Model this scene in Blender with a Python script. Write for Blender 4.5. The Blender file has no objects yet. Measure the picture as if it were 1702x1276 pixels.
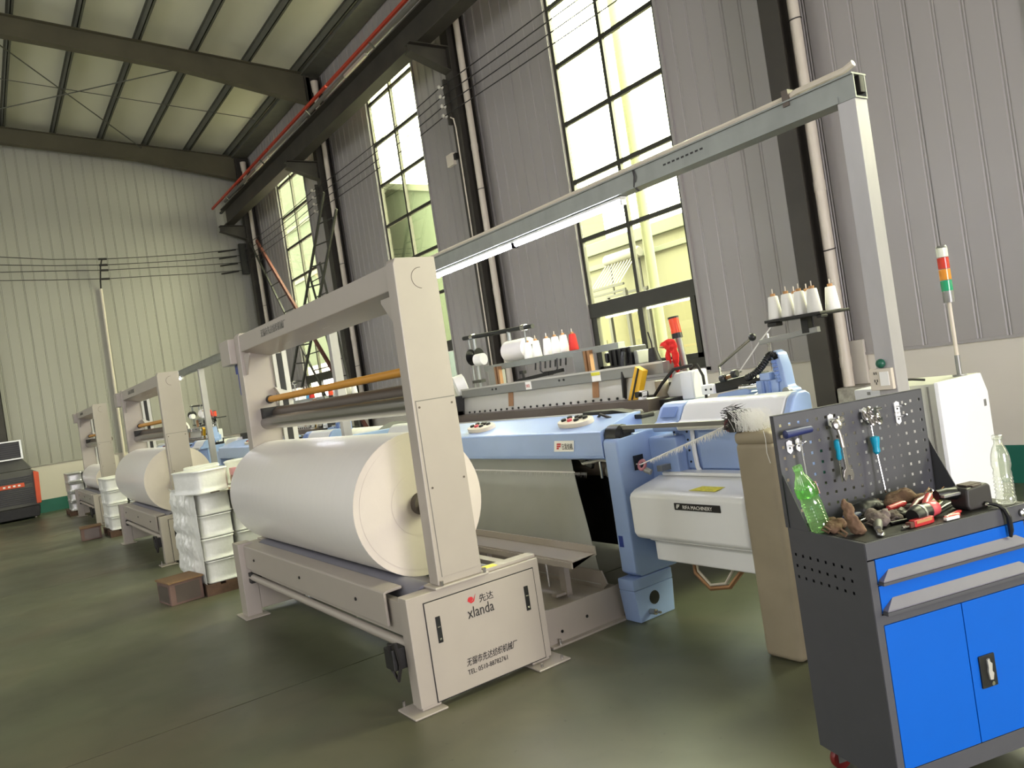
import bpy, bmesh, math, random
from mathutils import Vector, Matrix, noise
random.seed(7)
sc = bpy.context.scene
COL = sc.collection
R = math.radians
# ------------------------------------------------------------------ camera
cam = bpy.data.cameras.new('camera'); cam.sensor_width = 36.0; cam.lens = 1281.0/1702*36
cam.clip_start = .05; cam.clip_end = 300
camo = bpy.data.objects.new('camera', cam); COL.objects.link(camo)
yaw, pit, rol = R(34.776), R(-.463), R(-8.643)
fw = Vector((-math.cos(yaw)*math.cos(pit), math.sin(yaw)*math.cos(pit), math.sin(pit)))
rt = fw.cross(Vector((0, 0, 1))).normalized(); up = rt.cross(fw)
r2 = rt*math.cos(rol)+up*math.sin(rol); u2 = -rt*math.sin(rol)+up*math.cos(rol)
camo.matrix_world = Matrix(((r2.x, u2.x, -fw.x, 0), (r2.y, u2.y, -fw.y, 0), (r2.z, u2.z, -fw.z, 1.6), (0, 0, 0, 1)))
sc.camera = camo
# ------------------------------------------------------------------ world, fill lights, exposure
sc.view_settings.view_transform = 'Standard'; sc.view_settings.look = 'None'
sc.view_settings.gamma = 1; sc.view_settings.use_curve_mapping = False
sc.view_settings.exposure = 0.95
w = bpy.data.worlds.new('overcast_sky'); sc.world = w; w.use_nodes = True
w.node_tree.nodes['Background'].inputs[0].default_value = (.97, .98, 1.0, 1)
w.node_tree.nodes['Background'].inputs[1].default_value = 18.0
def area(name, loc, tgt, sx, sy, power, col):
    l = bpy.data.lights.new(name, 'AREA'); l.shape = 'RECTANGLE'; l.size = sx; l.size_y = sy; l.energy = power; l.color = col
    o = bpy.data.objects.new(name, l); COL.objects.link(o); o.location = loc
    o.rotation_euler = (Vector(tgt)-Vector(loc)).to_track_quat('-Z', 'Y').to_euler()
    return o
OPP_FILL, BACK_FILL, ROOF_FILL = 95, 680, 34
# unseen fill lights, added before the solid side and back walls and overhead
for x in (-20, -14, -8, -2, 4):
    area('opposite_wall_fill', (x, -10.8, 5.5), (x, 0, 5.5), 2.0, 5.0, OPP_FILL, (.95, .98, 1.0))  # added fill in place of window daylight; this wall has no openings
area('back_wall_fill', (9.3, 0.6, 2.0), (0, 1.2, 1.3), 5.0, 3.8, BACK_FILL, (1.0, .95, 1.0))  # added fill standing in for light from behind; no gate is modelled
for x in (-19, -13, -7, -1, 5):
    area('overhead_fill', (x, -5.5, 7.6), (x, -5.5, 0), 1.3, .5, ROOF_FILL, (1.0, .98, 1.0))  # added overhead fill, no lamp fittings modelled
# portals guide the sky light through the window openings of the near wall
for x in (-19.42, -13.45, -7.48, -1.51, 4.46):
    po = area('window_portal', (x, 7.56, 4.95), (x, 0, 4.95), 2.0, 7.1, 1, (1, 1, 1)); po.data.cycles.is_portal = True

# ------------------------------------------------------------------ materials
def lin(h):
    if isinstance(h, str):
        h = tuple(int(h[i:i+2], 16)/255 for i in (0, 2, 4))
    return tuple((c/12.92 if c <= .04045 else ((c+.055)/1.055)**2.4) for c in h)+(1,)
MATS = {}
def mat(name, col, rough=.5, metal=0., var=.06, scale=6., bump=0., coat=0., bscale=None, spec=.5, stretch=None):
    if name in MATS: return MATS[name]
    m = bpy.data.materials.new(name); m.use_nodes = True; nt = m.node_tree; n = nt.nodes; b = n['Principled BSDF']
    c = lin(col)
    tc = n.new('ShaderNodeTexCoord'); mp = n.new('ShaderNodeMapping'); nt.links.new(tc.outputs['Object'], mp.inputs[0])
    if stretch: mp.inputs['Scale'].default_value = stretch
    nz = n.new('ShaderNodeTexNoise'); nz.inputs['Scale'].default_value = scale; nz.inputs['Detail'].default_value = 5
    nt.links.new(mp.outputs[0], nz.inputs[0])
    rp = n.new('ShaderNodeValToRGB'); e = rp.color_ramp.elements
    e[0].position = .3; e[1].position = .7
    e[0].color = tuple(max(0, v*(1-var)) for v in c[:3])+(1,); e[1].color = tuple(min(1, v*(1+var)) for v in c[:3])+(1,)
    nt.links.new(nz.outputs[0], rp.inputs[0]); nt.links.new(rp.outputs[0], b.inputs['Base Color'])
    b.inputs['Roughness'].default_value = rough; b.inputs['Metallic'].default_value = metal
    b.inputs['Coat Weight'].default_value = coat; b.inputs['Coat Roughness'].default_value = .15
    b.inputs['Specular IOR Level'].default_value = spec
    if bump:
        bp = n.new('ShaderNodeBump'); bp.inputs['Strength'].default_value = bump; bp.inputs['Distance'].default_value = .01
        n2 = n.new('ShaderNodeTexNoise'); n2.inputs['Scale'].default_value = bscale or scale*6; n2.inputs['Detail'].default_value = 4
        nt.links.new(mp.outputs[0], n2.inputs[0]); nt.links.new(n2.outputs[0], bp.inputs['Height']); nt.links.new(bp.outputs[0], b.inputs['Normal'])
    MATS[name] = m; return m
def sheen(m, metal, rough, aniso, axis):
    b = m.node_tree.nodes['Principled BSDF']; t = m.node_tree.nodes.new('ShaderNodeTangent'); t.direction_type = 'RADIAL'; t.axis = axis
    m.node_tree.links.new(t.outputs[0], b.inputs['Tangent']); b.inputs['Anisotropic'].default_value = aniso; b.inputs['Metallic'].default_value = metal; b.inputs['Roughness'].default_value = rough
def emit(name, col, s):
    if name in MATS: return MATS[name]
    m = bpy.data.materials.new(name); m.use_nodes = True; b = m.node_tree.nodes['Principled BSDF']
    b.inputs['Base Color'].default_value = lin(col); b.inputs['Emission Color'].default_value = lin(col); b.inputs['Emission Strength'].default_value = s
    MATS[name] = m; return m
def glassy(name, tint, refl=.06, rough=.02, haze=0.):
    if name in MATS: return MATS[name]
    m = bpy.data.materials.new(name); m.use_nodes = True; nt = m.node_tree; n = nt.nodes; n.clear()
    out = n.new('ShaderNodeOutputMaterial'); t = n.new('ShaderNodeBsdfTransparent'); g = n.new('ShaderNodeBsdfGlossy')
    t.inputs[0].default_value = tint+(1,); g.inputs['Roughness'].default_value = rough
    fr = n.new('ShaderNodeLayerWeight'); fr.inputs[0].default_value = .12
    mx = n.new('ShaderNodeMixShader'); ad = n.new('ShaderNodeMath'); ad.operation = 'MULTIPLY_ADD'
    ad.inputs[1].default_value = .6; ad.inputs[2].default_value = refl
    nt.links.new(fr.outputs['Fresnel'], ad.inputs[0]); nt.links.new(ad.outputs[0], mx.inputs[0])
    base = t
    if haze:
        d = n.new('ShaderNodeBsdfTranslucent'); d.inputs[0].default_value = tint+(1,)
        m2 = n.new('ShaderNodeMixShader'); m2.inputs[0].default_value = haze
        nt.links.new(t.outputs[0], m2.inputs[1]); nt.links.new(d.outputs[0], m2.inputs[2]); base = m2
    nt.links.new(base.outputs[0], mx.inputs[1]); nt.links.new(g.outputs[0], mx.inputs[2]); nt.links.new(mx.outputs[0], out.inputs[0])
    MATS[name] = m; return m
M_ = dict(
    cream=mat('cream_paint', 'a69d93', .38, var=.02, coat=.15), wallpaint=mat('wall_paint', 'cfc8bb', .7, var=.03, scale=1.2),
    clad=mat('cladding_paint', '9b9693', .42, var=.035, scale=.8, stretch=(1, 1, .15)), battdark=mat('battery_plastic', '2e2b29', .5, var=.1), clad2=mat('cladding_paint_far', 'a09e94', .5, var=.04, scale=.7, stretch=(1, 1, .15)),
    green=mat('green_band_paint', '14604f', .5, var=.08, scale=2), steel=mat('rusty_steel', '37332c', .6, metal=0, var=.22, scale=2.2, bump=.1),
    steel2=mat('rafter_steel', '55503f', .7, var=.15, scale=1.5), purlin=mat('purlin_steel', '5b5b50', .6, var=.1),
    roof=mat('roof_sheet', 'cfcdba', .8, var=.06, scale=.6, stretch=(.3, 1, 1)), red=mat('red_rail', 'b23a24', .5, var=.1),
    galv=mat('galvanised_steel', '868984', .38, metal=.3, var=.09, scale=9, stretch=(1, 1, .4)), pvc=mat('white_pvc', 'd2c8b8', .45, var=.03),
    blue=mat('blue_enamel', '94abd8', .35, var=.025, coat=.2), white=mat('white_enamel', 'ebebeb', .35, var=.015, coat=.2),
    dark=mat('dark_metal', '22211f', .5, metal=.3, var=.3, scale=20), black=mat('black_plastic', '121213', .4, var=.2),
    grey=mat('grey_metal', '8d8d8a', .4, metal=.5, var=.06, scale=10, stretch=(.1, 1, 1)), ltgrey=mat('pale_metal', 'bfbdb6', .35, metal=.3, var=.05, stretch=(.2, 1, 1)),
    brown=mat('brown_metal', '5a5048', .45, metal=.4, var=.1, stretch=(.1, 1, 1)), bronze=mat('bronze_strip', '9a7352', .4, metal=.5, var=.1),
    chrome=mat('chrome', 'd4d4d4', .14, metal=1, var=.03), shaft=mat('brushed_roller', '8f8c87', .25, metal=.9, var=.06, stretch=(.05, 1, 1)),
    rubber=mat('grey_rubber', '6d6c75', .5, var=.05), cloth=mat('grey_cloth', 'a6a7a3', .6, var=.03, bump=.05, bscale=160),
    roll=mat('white_yarn_roll', 'f4efec', .3, var=.012, scale=2, stretch=(10, .2, .2), spec=.7, coat=.25), rollend=mat('roll_end', 'd3c9bd', .7, var=.03, bump=.04),
    wrap=mat('white_wrap', 'e4e4de', .45, var=.05, scale=9, bump=.35, bscale=22), silver=mat('silver_wrap', 'cfcfcb', .3, metal=.25, var=.1, scale=10, bump=.3, bscale=25),
    kraft=mat('kraft_lid', '7d6141', .85, var=.15, scale=4), wood=mat('pallet_wood', '5a4333', .8, var=.25, scale=5, bump=.2, stretch=(.2, 3, 3)), boxwood=mat('box_wood', '685249', .8, var=.3, scale=4, bump=.2), card=mat('cardboard', 'b08355', .8, var=.06),
    yarn=mat('white_yarn', 'eeece6', .75, var=.03, bump=.15, bscale=90), redyarn=mat('red_yarn', 'c22a20', .75, var=.06), blueyarn=mat('blue_yarn', '4b8fb4', .75, var=.06),
    yellow=mat('yellow_paint', 'e8b52c', .4, var=.04), orange=mat('orange_bar', 'd0912c', .4, metal=.0, var=.06, stretch=(.1, 1, 1)), bin=mat('beige_bin', '998d77', .6, var=.08, scale=5),
    cart=mat('cart_grey', '48484d', .5, var=.04, scale=12), cartblue=mat('cart_blue', '0059bd', .45, var=.015, spec=.25), drawerpull=mat('drawer_pull', '6e6c78', .45, metal=.1, var=.04),
    inkblack=mat('black_ink', '1c1a1a', .6, var=.05), inkred=mat('red_ink', 'b8232a', .6, var=.05), label=mat('label_white', 'f0eee8', .5, var=.02),
    glove=mat('brown_glove', '6b533f', .9, var=.25, scale=14, bump=.5, bscale=60), gglove=mat('grey_glove', '6e625d', .9, var=.25, scale=14, bump=.5, bscale=60),
    redplastic=mat('red_plastic', 'b3282c', .35, var=.06), pink=mat('pink_plastic', 'c14a55', .4, var=.05), teal=mat('teal_plastic', '1593b4', .3, var=.05), navy=mat('navy_plastic', '27305f', .4, var=.08),
    redcloth=mat('red_cloth', 'cf2018', .85, var=.1, bump=.3), casterred=mat('caster_red', '7c1e1c', .4, var=.1), coolergrey=mat('cooler_plastic', '55544f', .6, var=.08), coolerorange=mat('cooler_orange', 'd4532a', .5, var=.05),
    motorblue=mat('motor_blue', '2a3f8e', .4, var=.08), fringe=mat('yarn_fringe', 'eceae6', .8, var=.04), ladder=mat('ladder_steel', '33332c', .6, var=.1), rust=mat('rust_steel', '5a2f25', .7, var=.2),
    ecab=mat('cabinet_grey', 'b9b9b0', .5, var=.03), ewhite=mat('cabinet_white', 'e6e6ea', .4, var=.01), cement=mat('rough_cement', '9c988c', .9, var=.25, scale=20, bump=.6), out=mat('outside_wall', '545342', .8, var=.04, scale=.5),
    outroof=mat('outside_roof', '444839', .7, var=.06, scale=.6), outwhite=mat('outside_white_wall', 'd2bfcb', .8, var=.03), galvpost=mat('galvanised_post', 'aba8a8', .4, metal=.2, var=.07, scale=9, stretch=(1, 1, .3)), bluedark=mat('shaded_blue_paint', '7089bf', .4, var=.04), outpole=mat('outside_pole', '62654f', .8, var=.05), outreflect=mat('outside_reflection_tint', '514e36', .8, var=.03), outpale=mat('outside_pale_wall', '2f3727', .8, var=.08, scale=.3), outground=mat('outside_ground', '6e6c60', .9, var=.08), frame=mat('window_frame_alu', '3d3c33', .45, metal=.4, var=.06), sticker=mat('yellow_sticker', 'd8cf3a', .5, var=.2, scale=60),
    pinkring=mat('pink_ring', 'b5747c', .4, var=.05), darkred=mat('dark_red_plastic', '5c1c22', .4, var=.1), amber=mat('amber_liquid', '8e3818', .25, var=.1), pinkcap=mat('pink_plastic_cap', 'd59aa0', .5, var=.05),
    toolsteel=mat('tool_steel', 'b5b1ac', .25, metal=.9, var=.08, scale=30), rollcore=mat('roll_core', '5f5750', .6, metal=.3, var=.2, scale=20), conduitgrey=mat('grey_conduit', '6f6d66', .5, var=.05),
    greenplastic=mat('green_plastic', '1c5b45', .4, var=.1), insul=mat('insulator_porcelain', 'cfcac0', .3, var=.05), wire=mat('black_cable', '1f1c1a', .6, var=.1))
M_['tube'] = emit('lit_tube', 'eef0ff', 36.0)
sheen(M_['roll'], .15, .38, .85, 'X'); sheen(M_['wrap'], .1, .4, .6, 'Z'); sheen(M_['silver'], .6, .35, .7, 'Z')
M_['glass'] = glassy('window_glass', (.97, .975, .78), .06)
M_['greenpet'] = glassy('green_bottle_plastic', (.66, .93, .60), .10, .08, .25)
M_['clearpet'] = glassy('clear_bottle_plastic', (.93, .94, .93), .12, .08, .22)
M_['lensw'] = mat('lens_white', 'dfe2d2', .25, var=.05); M_['lensr'] = mat('lens_red', 'd03a28', .2, var=.05); M_['lensy'] = mat('lens_amber', 'e2912a', .2, var=.05)
M_['lensg'] = mat('lens_green', '1fa070', .2, var=.05); M_['lampred'] = mat('lamp_red_lens', 'e04a28', .15, var=.05)
# floor: worn green epoxy
def floor_mat():
    m = bpy.data.materials.new('worn_green_floor'); m.use_nodes = True; nt = m.node_tree; n = nt.nodes; b = n['Principled BSDF']; L = nt.links.new
    g = n.new('ShaderNodeNewGeometry')
    def nz(s, d, dist=0.):
        t = n.new('ShaderNodeTexNoise'); t.inputs['Scale'].default_value = s; t.inputs['Detail'].default_value = d; t.inputs['Distortion'].default_value = dist; L(g.outputs['Position'], t.inputs[0]); return t
    def ramp(a, stops):
        r = n.new('ShaderNodeValToRGB'); L(a, r.inputs[0]); e = r.color_ramp.elements
        e[0].position, e[0].color = stops[0][0], stops[0][1]; e[1].position, e[1].color = stops[-1][0], stops[-1][1]
        for p, c in stops[1:-1]:
            k = e.new(p); k.color = c
        return r
    a = ramp(nz(.55, 8, .6).outputs[0], [(.34, lin('4b4c3a')), (.5, lin('555845')), (.66, lin('5f5b48'))])
    s = ramp(nz(3.2, 9, .7).outputs[0], [(.25, (.62, .62, .6, 1)), (.52, (1, 1, 1, 1)), (.8, (1.1, 1.12, 1.1, 1))])
    mx = n.new('ShaderNodeMixRGB'); mx.blend_type = 'MULTIPLY'; mx.inputs[0].default_value = .5; L(a.outputs[0], mx.inputs[1]); L(s.outputs[0], mx.inputs[2])
    d = ramp(nz(26, 4).outputs[0], [(.24, (.45, .45, .43, 1)), (.33, (1, 1, 1, 1))])
    m2 = n.new('ShaderNodeMixRGB'); m2.blend_type = 'MULTIPLY'; m2.inputs[0].default_value = .6; L(mx.outputs[0], m2.inputs[1]); L(d.outputs[0], m2.inputs[2])
    L(m2.outputs[0], b.inputs['Base Color'])
    rr = ramp(nz(1.4, 6).outputs[0], [(.2, (.30, .30, .30, 1)), (.8, (.46, .46, .46, 1))]); L(rr.outputs[0], b.inputs['Roughness'])
    bp = n.new('ShaderNodeBump'); bp.inputs['Strength'].default_value = .04; L(nz(8, 5).outputs[0], bp.inputs['Height']); L(bp.outputs[0], b.inputs['Normal'])
    return m
M_['floor'] = floor_mat()

# ------------------------------------------------------------------ mesh helpers
OFF = {}
class B:
    def __init__(s): s.bm = bmesh.new()
    def add(s, vs, fs):
        v = [s.bm.verts.new(p) for p in vs]
        for f in fs:
            try: s.bm.faces.new([v[i] for i in f])
            except ValueError: pass
        return s
    def box(s, x0, x1, y0, y1, z0, z1, M=None):
        vs = [Vector((x, y, z)) for x in (x0, x1) for y in (y0, y1) for z in (z0, z1)]
        if M: vs = [M @ v for v in vs]
        return s.add(vs, [(0, 1, 3, 2), (4, 6, 7, 5), (0, 4, 5, 1), (2, 3, 7, 6), (0, 2, 6, 4), (1, 5, 7, 3)])
    def prism(s, pts, ax, a, b, M=None):
        def P(p, t):
            v = Vector({'x': (t, p[0], p[1]), 'y': (p[0], t, p[1]), 'z': (p[0], p[1], t)}[ax]); return M @ v if M else v
        n = len(pts)
        return s.add([P(p, a) for p in pts]+[P(p, b) for p in pts], [tuple(range(n))[::-1], tuple(range(n, 2*n))]+[(i, (i+1) % n, (i+1) % n+n, i+n) for i in range(n)])
    def beam(s, p, q, w, h, upv=(0, 0, 1)):
        p, q = Vector(p), Vector(q); d = (q-p).normalized(); u = Vector(upv)
        if abs(d.dot(u)) > .99: u = Vector((0, 1, 0))
        a = d.cross(u).normalized(); c = a.cross(d)
        vs = [o+a*i*w/2+c*j*h/2 for o in (p, q) for i in (-1, 1) for j in (-1, 1)]
        return s.add(vs, [(0, 1, 3, 2), (4, 6, 7, 5), (0, 4, 5, 1), (2, 3, 7, 6), (0, 2, 6, 4), (1, 5, 7, 3)])
    def cyl(s, p, q, r, r1=None, n=20, caps=True):
        return s.tube([p, q], r, n, r1=r1, caps=caps)
    def tube(s, path, r, n=8, r1=None, caps=True, closed=False):
        path = [Vector(p) for p in path]; m = len(path); rings = []; pu = None
        for i, p in enumerate(path):
            if closed: d = path[(i+1) % m]-path[i-1]
            else: d = path[min(i+1, m-1)]-path[max(i-1, 0)]
            d.normalize()
            if pu is None:
                u = Vector((0, 0, 1)) if abs(d.z) < .9 else Vector((1, 0, 0))
            else: u = pu
            a = (u-d*u.dot(d)).normalized(); pu = a; c = d.cross(a)
            rr = r[i] if isinstance(r, (list, tuple)) else (r if r1 is None else r+(r1-r)*i/(m-1))
            rings.append([s.bm.verts.new(p+(a*math.cos(t)+c*math.sin(t))*rr) for t in (2*math.pi*k/n for k in range(n))])
        for i in range(m if closed else m-1):
            A, C = rings[i], rings[(i+1) % m]
            for k in range(n): s.bm.faces.new((A[k], A[(k+1) % n], C[(k+1) % n], C[k]))
        if caps and not closed:
            s.bm.faces.new(rings[0][::-1]); s.bm.faces.new(rings[-1])
        return s
    def lathe(s, prof, o=(0, 0, 0), ax=(0, 0, 1), n=24):
        ax = Vector(ax).normalized(); o = Vector(o)
        return s.tube([o+ax*h for r, h in prof], [max(r, .0004) for r, h in prof], n)
    def ell(s, c, rad, M=None, n=12, m=8):
        c = Vector(c); vs = []; fs = []
        for j in range(m+1):
            for i in range(n):
                t, p = 2*math.pi*i/n, math.pi*j/m
                v = Vector((rad[0]*math.sin(p)*math.cos(t), rad[1]*math.sin(p)*math.sin(t), rad[2]*math.cos(p)))
                vs.append((M @ v if M else v)+c)
        for j in range(m):
            for i in range(n): fs.append((j*n+i, j*n+(i+1) % n, (j+1)*n+(i+1) % n, (j+1)*n+i))
        s.add(vs, fs); bmesh.ops.remove_doubles(s.bm, verts=s.bm.verts, dist=1e-6); return s
    def quad(s, a, b, c, d): return s.add([a, b, c, d], [(0, 1, 2, 3)])
    def done(s, name, m, parent=None, bevel=0., seg=2, smooth=40, kind=None, label=None, local=False, fix=True):
        bm = s.bm
        if fix: bmesh.ops.recalc_face_normals(bm, faces=bm.faces)
        if bevel:
            es = [e for e in bm.edges if len(e.link_faces) == 2 and e.calc_face_angle(0) > R(35)]
            bmesh.ops.bevel(bm, geom=es, offset=bevel, segments=seg, affect='EDGES', profile=.5, clamp_overlap=True)
        if smooth:
            for f in bm.faces: f.smooth = True
            for e in bm.edges:
                e.smooth = len(e.link_faces) == 2 and e.calc_face_angle(0) < R(smooth)
        if parent is not None and not local:
            off = OFF.get(parent.name)
            if off is not None: bmesh.ops.translate(bm, verts=bm.verts, vec=-off)
        me = bpy.data.meshes.new(name); bm.to_mesh(me); bm.free()
        me.materials.append(M_[m] if isinstance(m, str) else m)
        o = bpy.data.objects.new(name, me); COL.objects.link(o)
        if bevel and smooth:
            wn = o.modifiers.new('wn', 'WEIGHTED_NORMAL'); wn.keep_sharp = True; wn.weight = 90
        if parent is not None:
            o.parent = parent
            if parent.name in OFF: OFF[o.name] = OFF[parent.name]
        if kind: o['kind'] = kind
        if label: o['label'] = label
        return o
def thing(name, label, cat, loc=(0, 0, 0), rotz=0., group=None, kind=None):
    o = bpy.data.objects.new(name, None); COL.objects.link(o); o.empty_display_size = .1
    o.location = loc; o.rotation_euler = (0, 0, rotz)
    if label: o['label'] = label
    if cat: o['category'] = cat
    if group: o['group'] = group
    if kind: o['kind'] = kind
    OFF[o.name] = Vector(loc); return o
def tag(o, label, cat, group=None):
    o['label'] = label; o['category'] = cat
    if group: o['group'] = group
    return o
def dup(root, d, label=None, group=None):
    def cp(o, par):
        c = o.copy(); COL.objects.link(c); c.parent = par
        for ch in list(o.children): cp(ch, c)
        return c
    c = cp(root, None); c.location = root.location+Vector(d)
    if label: c['label'] = label
    if group: c['group'] = group
    return c
def text(body, size, loc, rot, m, parent, name='lettering', sx=1., shear=0., align='LEFT', local=False, spacing=1., thick=.0006, bold=0.):
    cu = bpy.data.curves.new(name, 'FONT'); cu.body = body; cu.size = size; cu.align_x = align; cu.shear = shear; cu.space_character = spacing; cu.extrude = thick; cu.resolution_u = 2; cu.offset = bold
    t = bpy.data.objects.new('tmp', cu); COL.objects.link(t)
    dg = bpy.context.evaluated_depsgraph_get(); me = bpy.data.meshes.new_from_object(t.evaluated_get(dg)); bpy.data.objects.remove(t)
    me.materials.clear(); me.materials.append(M_[m]); me.name = name
    o = bpy.data.objects.new(name, me); COL.objects.link(o); o.parent = parent
    off = OFF.get(parent.name, Vector()) if not local else Vector()
    o.location = Vector(loc)-off; o.rotation_euler = rot; o.scale = (sx, 1, 1); o['kind'] = 'thing'
    return o
RX = (R(90), 0, R(90))     # text on a +x face
RY = (R(90), 0, 0)         # text on a -y face
def catenary(p, q, sag, n=14):
    p, q = Vector(p), Vector(q)
    return [p.lerp(q, t)-Vector((0, 0, sag*4*t*(1-t))) for t in (i/n for i in range(n+1))]

# ================================================================== SETTING
XE, YW = -23.0, 7.45          # end wall, window wall
PITCH = 5.97; WX0 = -8.5; WW = 2.04
wins = [WX0+PITCH*k for k in (-2, -1, 0, 1, 2)]
def st(o): o['kind'] = 'structure'; return o
# floor slabs with an open joint at x = -4.6
fl = st(bpy.data.objects.new('floor', None)); COL.objects.link(fl)
B().box(XE-.2, 9.6, -11, YW+.3, -.3, -.02).done('floor_base', 'dark', fl, smooth=0)
for a, b in ((XE, -16.62), (-16.61, -10.605), (-10.595, -4.607), (-4.594, 1.4), (1.408, 9.5)):
    B().box(a, b, -10.9, YW+.02, -.02, 0).done('floor_slab', 'floor', fl, smooth=0)
# window wall
wr = st(bpy.data.objects.new('wall_right', None)); COL.objects.link(wr)
B().box(XE-.2, 9.6, YW, YW+.25, -.02, 1.3).done('lower_wall', 'wallpaint', wr, smooth=0)
B().box(XE, 9.6, YW-.03, YW, 1.29, 1.315).done('flashing', 'clad', wr, smooth=0)
def rib_panel(w_, z0, z1, n=5, depth=.009):
    """pressed cladding sheet: local x 0..w_, outer face at y=0 pointing -y"""
    b = B(); p = w_/n; pts = []
    for i in range(n):
        x = i*p
        pts += [(x, 0), (x+p-.05, 0), (x+p-.042, depth), (x+p-.034, depth), (x+p-.026, .002), (x+p-.018, .002), (x+p-.010, depth), (x+p-.004, depth)]
    pts += [(w_, 0)]
    k = len(pts)
    b.add([(x, y, z0) for x, y in pts]+[(x, y, z1) for x, y in pts], [(i, i+1, i+1+k, i+k) for i in range(k-1)])
    return b
def panel_mesh(name, w_, z0, z1, m, n=4):
    b = rib_panel(w_, z0, z1, n); me = bpy.data.meshes.new(name)
    for f in b.bm.faces: f.smooth = False
    b.bm.to_mesh(me); b.bm.free(); me.materials.append(M_[m]); return me
pw = (PITCH-WW)/4
pm = panel_mesh('cladding_panel', pw-.003, 1.3, 9.45, 'clad')
hm = panel_mesh('header_panel', WW, 8.52, 9.45, 'clad', 10)
def put(me, name, parent, loc, rz=0.):
    o = bpy.data.objects.new(name, me); COL.objects.link(o); o.parent = parent; o.location = loc; o.rotation_euler = (0, 0, rz); return o
xs = XE
for wx in wins:
    for k in range(4):
        x = wx-(4-k)*pw
        if x > XE-.9: put(pm, 'cladding_panel', wr, (x, YW, 0))
    put(hm, 'header_panel', wr, (wx, YW, 0))
for k in range(4): put(pm, 'cladding_panel', wr, (wins[-1]+WW+k*pw, YW, 0))
# outer skin behind the sheets keeps daylight out, with window openings left free
sk = B(); edges = [XE-.2]
for wx in wins: edges += [wx, wx+WW]
edges.append(9.6)
for i in range(0, len(edges), 2): sk.box(edges[i], edges[i+1], YW+.02, YW+.085, 1.3, 9.6)
for wx in wins:
    sk.box(wx, wx+WW, YW+.02, YW+.085, 8.52, 9.6); sk.box(wx, wx+WW, YW+.02, YW+.085, 1.3, 1.37)
sk.done('wall_core', 'clad', wr, smooth=0)
B().box(XE, 9.6, YW-.008, YW, 0, .34).done('baseboard_right', 'green', None, smooth=0)['kind'] = 'structure'
# windows
def window(i, wx):
    o = st(bpy.data.objects.new('window_%d' % i, None)); COL.objects.link(o)
    y0, y1 = YW+.015, YW+.075; fr = B(); x0, x1 = wx, wx+WW; xm = wx+1.02; t = .03
    for a, b in ((x0, x0+.06), (x1-.06, x1), (xm-t, xm+t)): fr.box(a, b, y0, y1, 1.37, 8.52)
    rows = [2.565+.847*k for k in range(8)]
    for z in rows[1:7]: fr.box(x0+.06, x1-.06, y0+.005, y1-.005, z-t, z+t)
    fr.box(x0, x1, y0, y1, 8.46, 8.52)
    fr.done('window_frame', 'frame', o, smooth=0)
    tr = B().box(x0, x1, y0-.02, y1+.01, 2.27, 2.48).box(x0, x1, y0-.015, y1, 1.37, 1.50); tr.done('transom', 'frame', o, bevel=.006)
    sa = B()
    for a, b in ((x0+.05, x0+.13), (xm-.05, xm+.05))+(() if i in (1, 2) else ((x1-.13, x1-.05),)): sa.box(a, b, y0-.012, y1, 1.5, 2.27)
    sa.box(x0+.05, x1-.05, y0-.012, y1, 1.5, 1.56); sa.done('sash', 'frame', o, smooth=0)
    zs = [1.56, 2.27, 2.48]+[z for z in rows[1:7]]+[8.46]
    segs = [(1.56, 2.27)]+[(zs[k], zs[k+1]) for k in range(2, len(zs)-1)]
    for a, b in segs:
        for l, r in ((x0+.05, xm), (xm, x1-.05)):
            if i in (1, 2) and a < 2 and l == xm: continue      # this sash has been slid open
            B().box(l+.012, r-.012, y0+.028, y0+.033, a+.002, b-.002).done('pane', 'glass', o, smooth=0)
    jb = B().box(x0-.045, x0, YW-.03, YW+.02, 1.33, 8.52).box(x1, x1+.045, YW-.03, YW+.02, 1.33, 8.52).box(x0-.045, x1+.045, YW-.03, YW+.02, 1.32, 1.37)
    jb.done('window_trim', 'clad', o, smooth=0)
for i, wx in enumerate(wins): window(i+1, wx)
# end wall
wf = st(bpy.data.objects.new('wall_far', None)); COL.objects.link(wf)
B().box(XE-.25, XE, -11, YW+.02, -.02, 1.2).done('lower_wall', 'wallpaint', wf, smooth=0)
B().box(XE-.25, XE-.02, -11, YW+.02, 1.2, 12).done('wall_core', 'clad2', wf, smooth=0)
B().box(XE, XE+.03, -11, YW, 1.19, 1.215).done('flashing', 'clad2', wf, smooth=0)
pe = panel_mesh('far_panel', .997, 1.2, 10.9, 'clad2', 4)
for k in range(19): put(pe, 'cladding_panel', wf, (XE, YW-1.02-k*1.0+(.02 if k < 3 else 0), 0) if 0 else (XE+(.0 if k > 2 else .006), YW-1.0-k, 0), R(90))
B().box(XE, XE+.008, -11, YW, 0, .32).done('baseboard_far', 'green', None, smooth=0)['kind'] = 'structure'
# opposite wall and back wall, outside the frame
st(B().box(XE-.2, 9.6, -11.1, -10.95, 0, 10.9).done('wall_left', 'clad', None, smooth=0))
st(B().box(9.5, 9.65, -11, YW+.2, 0, 10.9).done('wall_back', 'clad', None, smooth=0))
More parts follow.
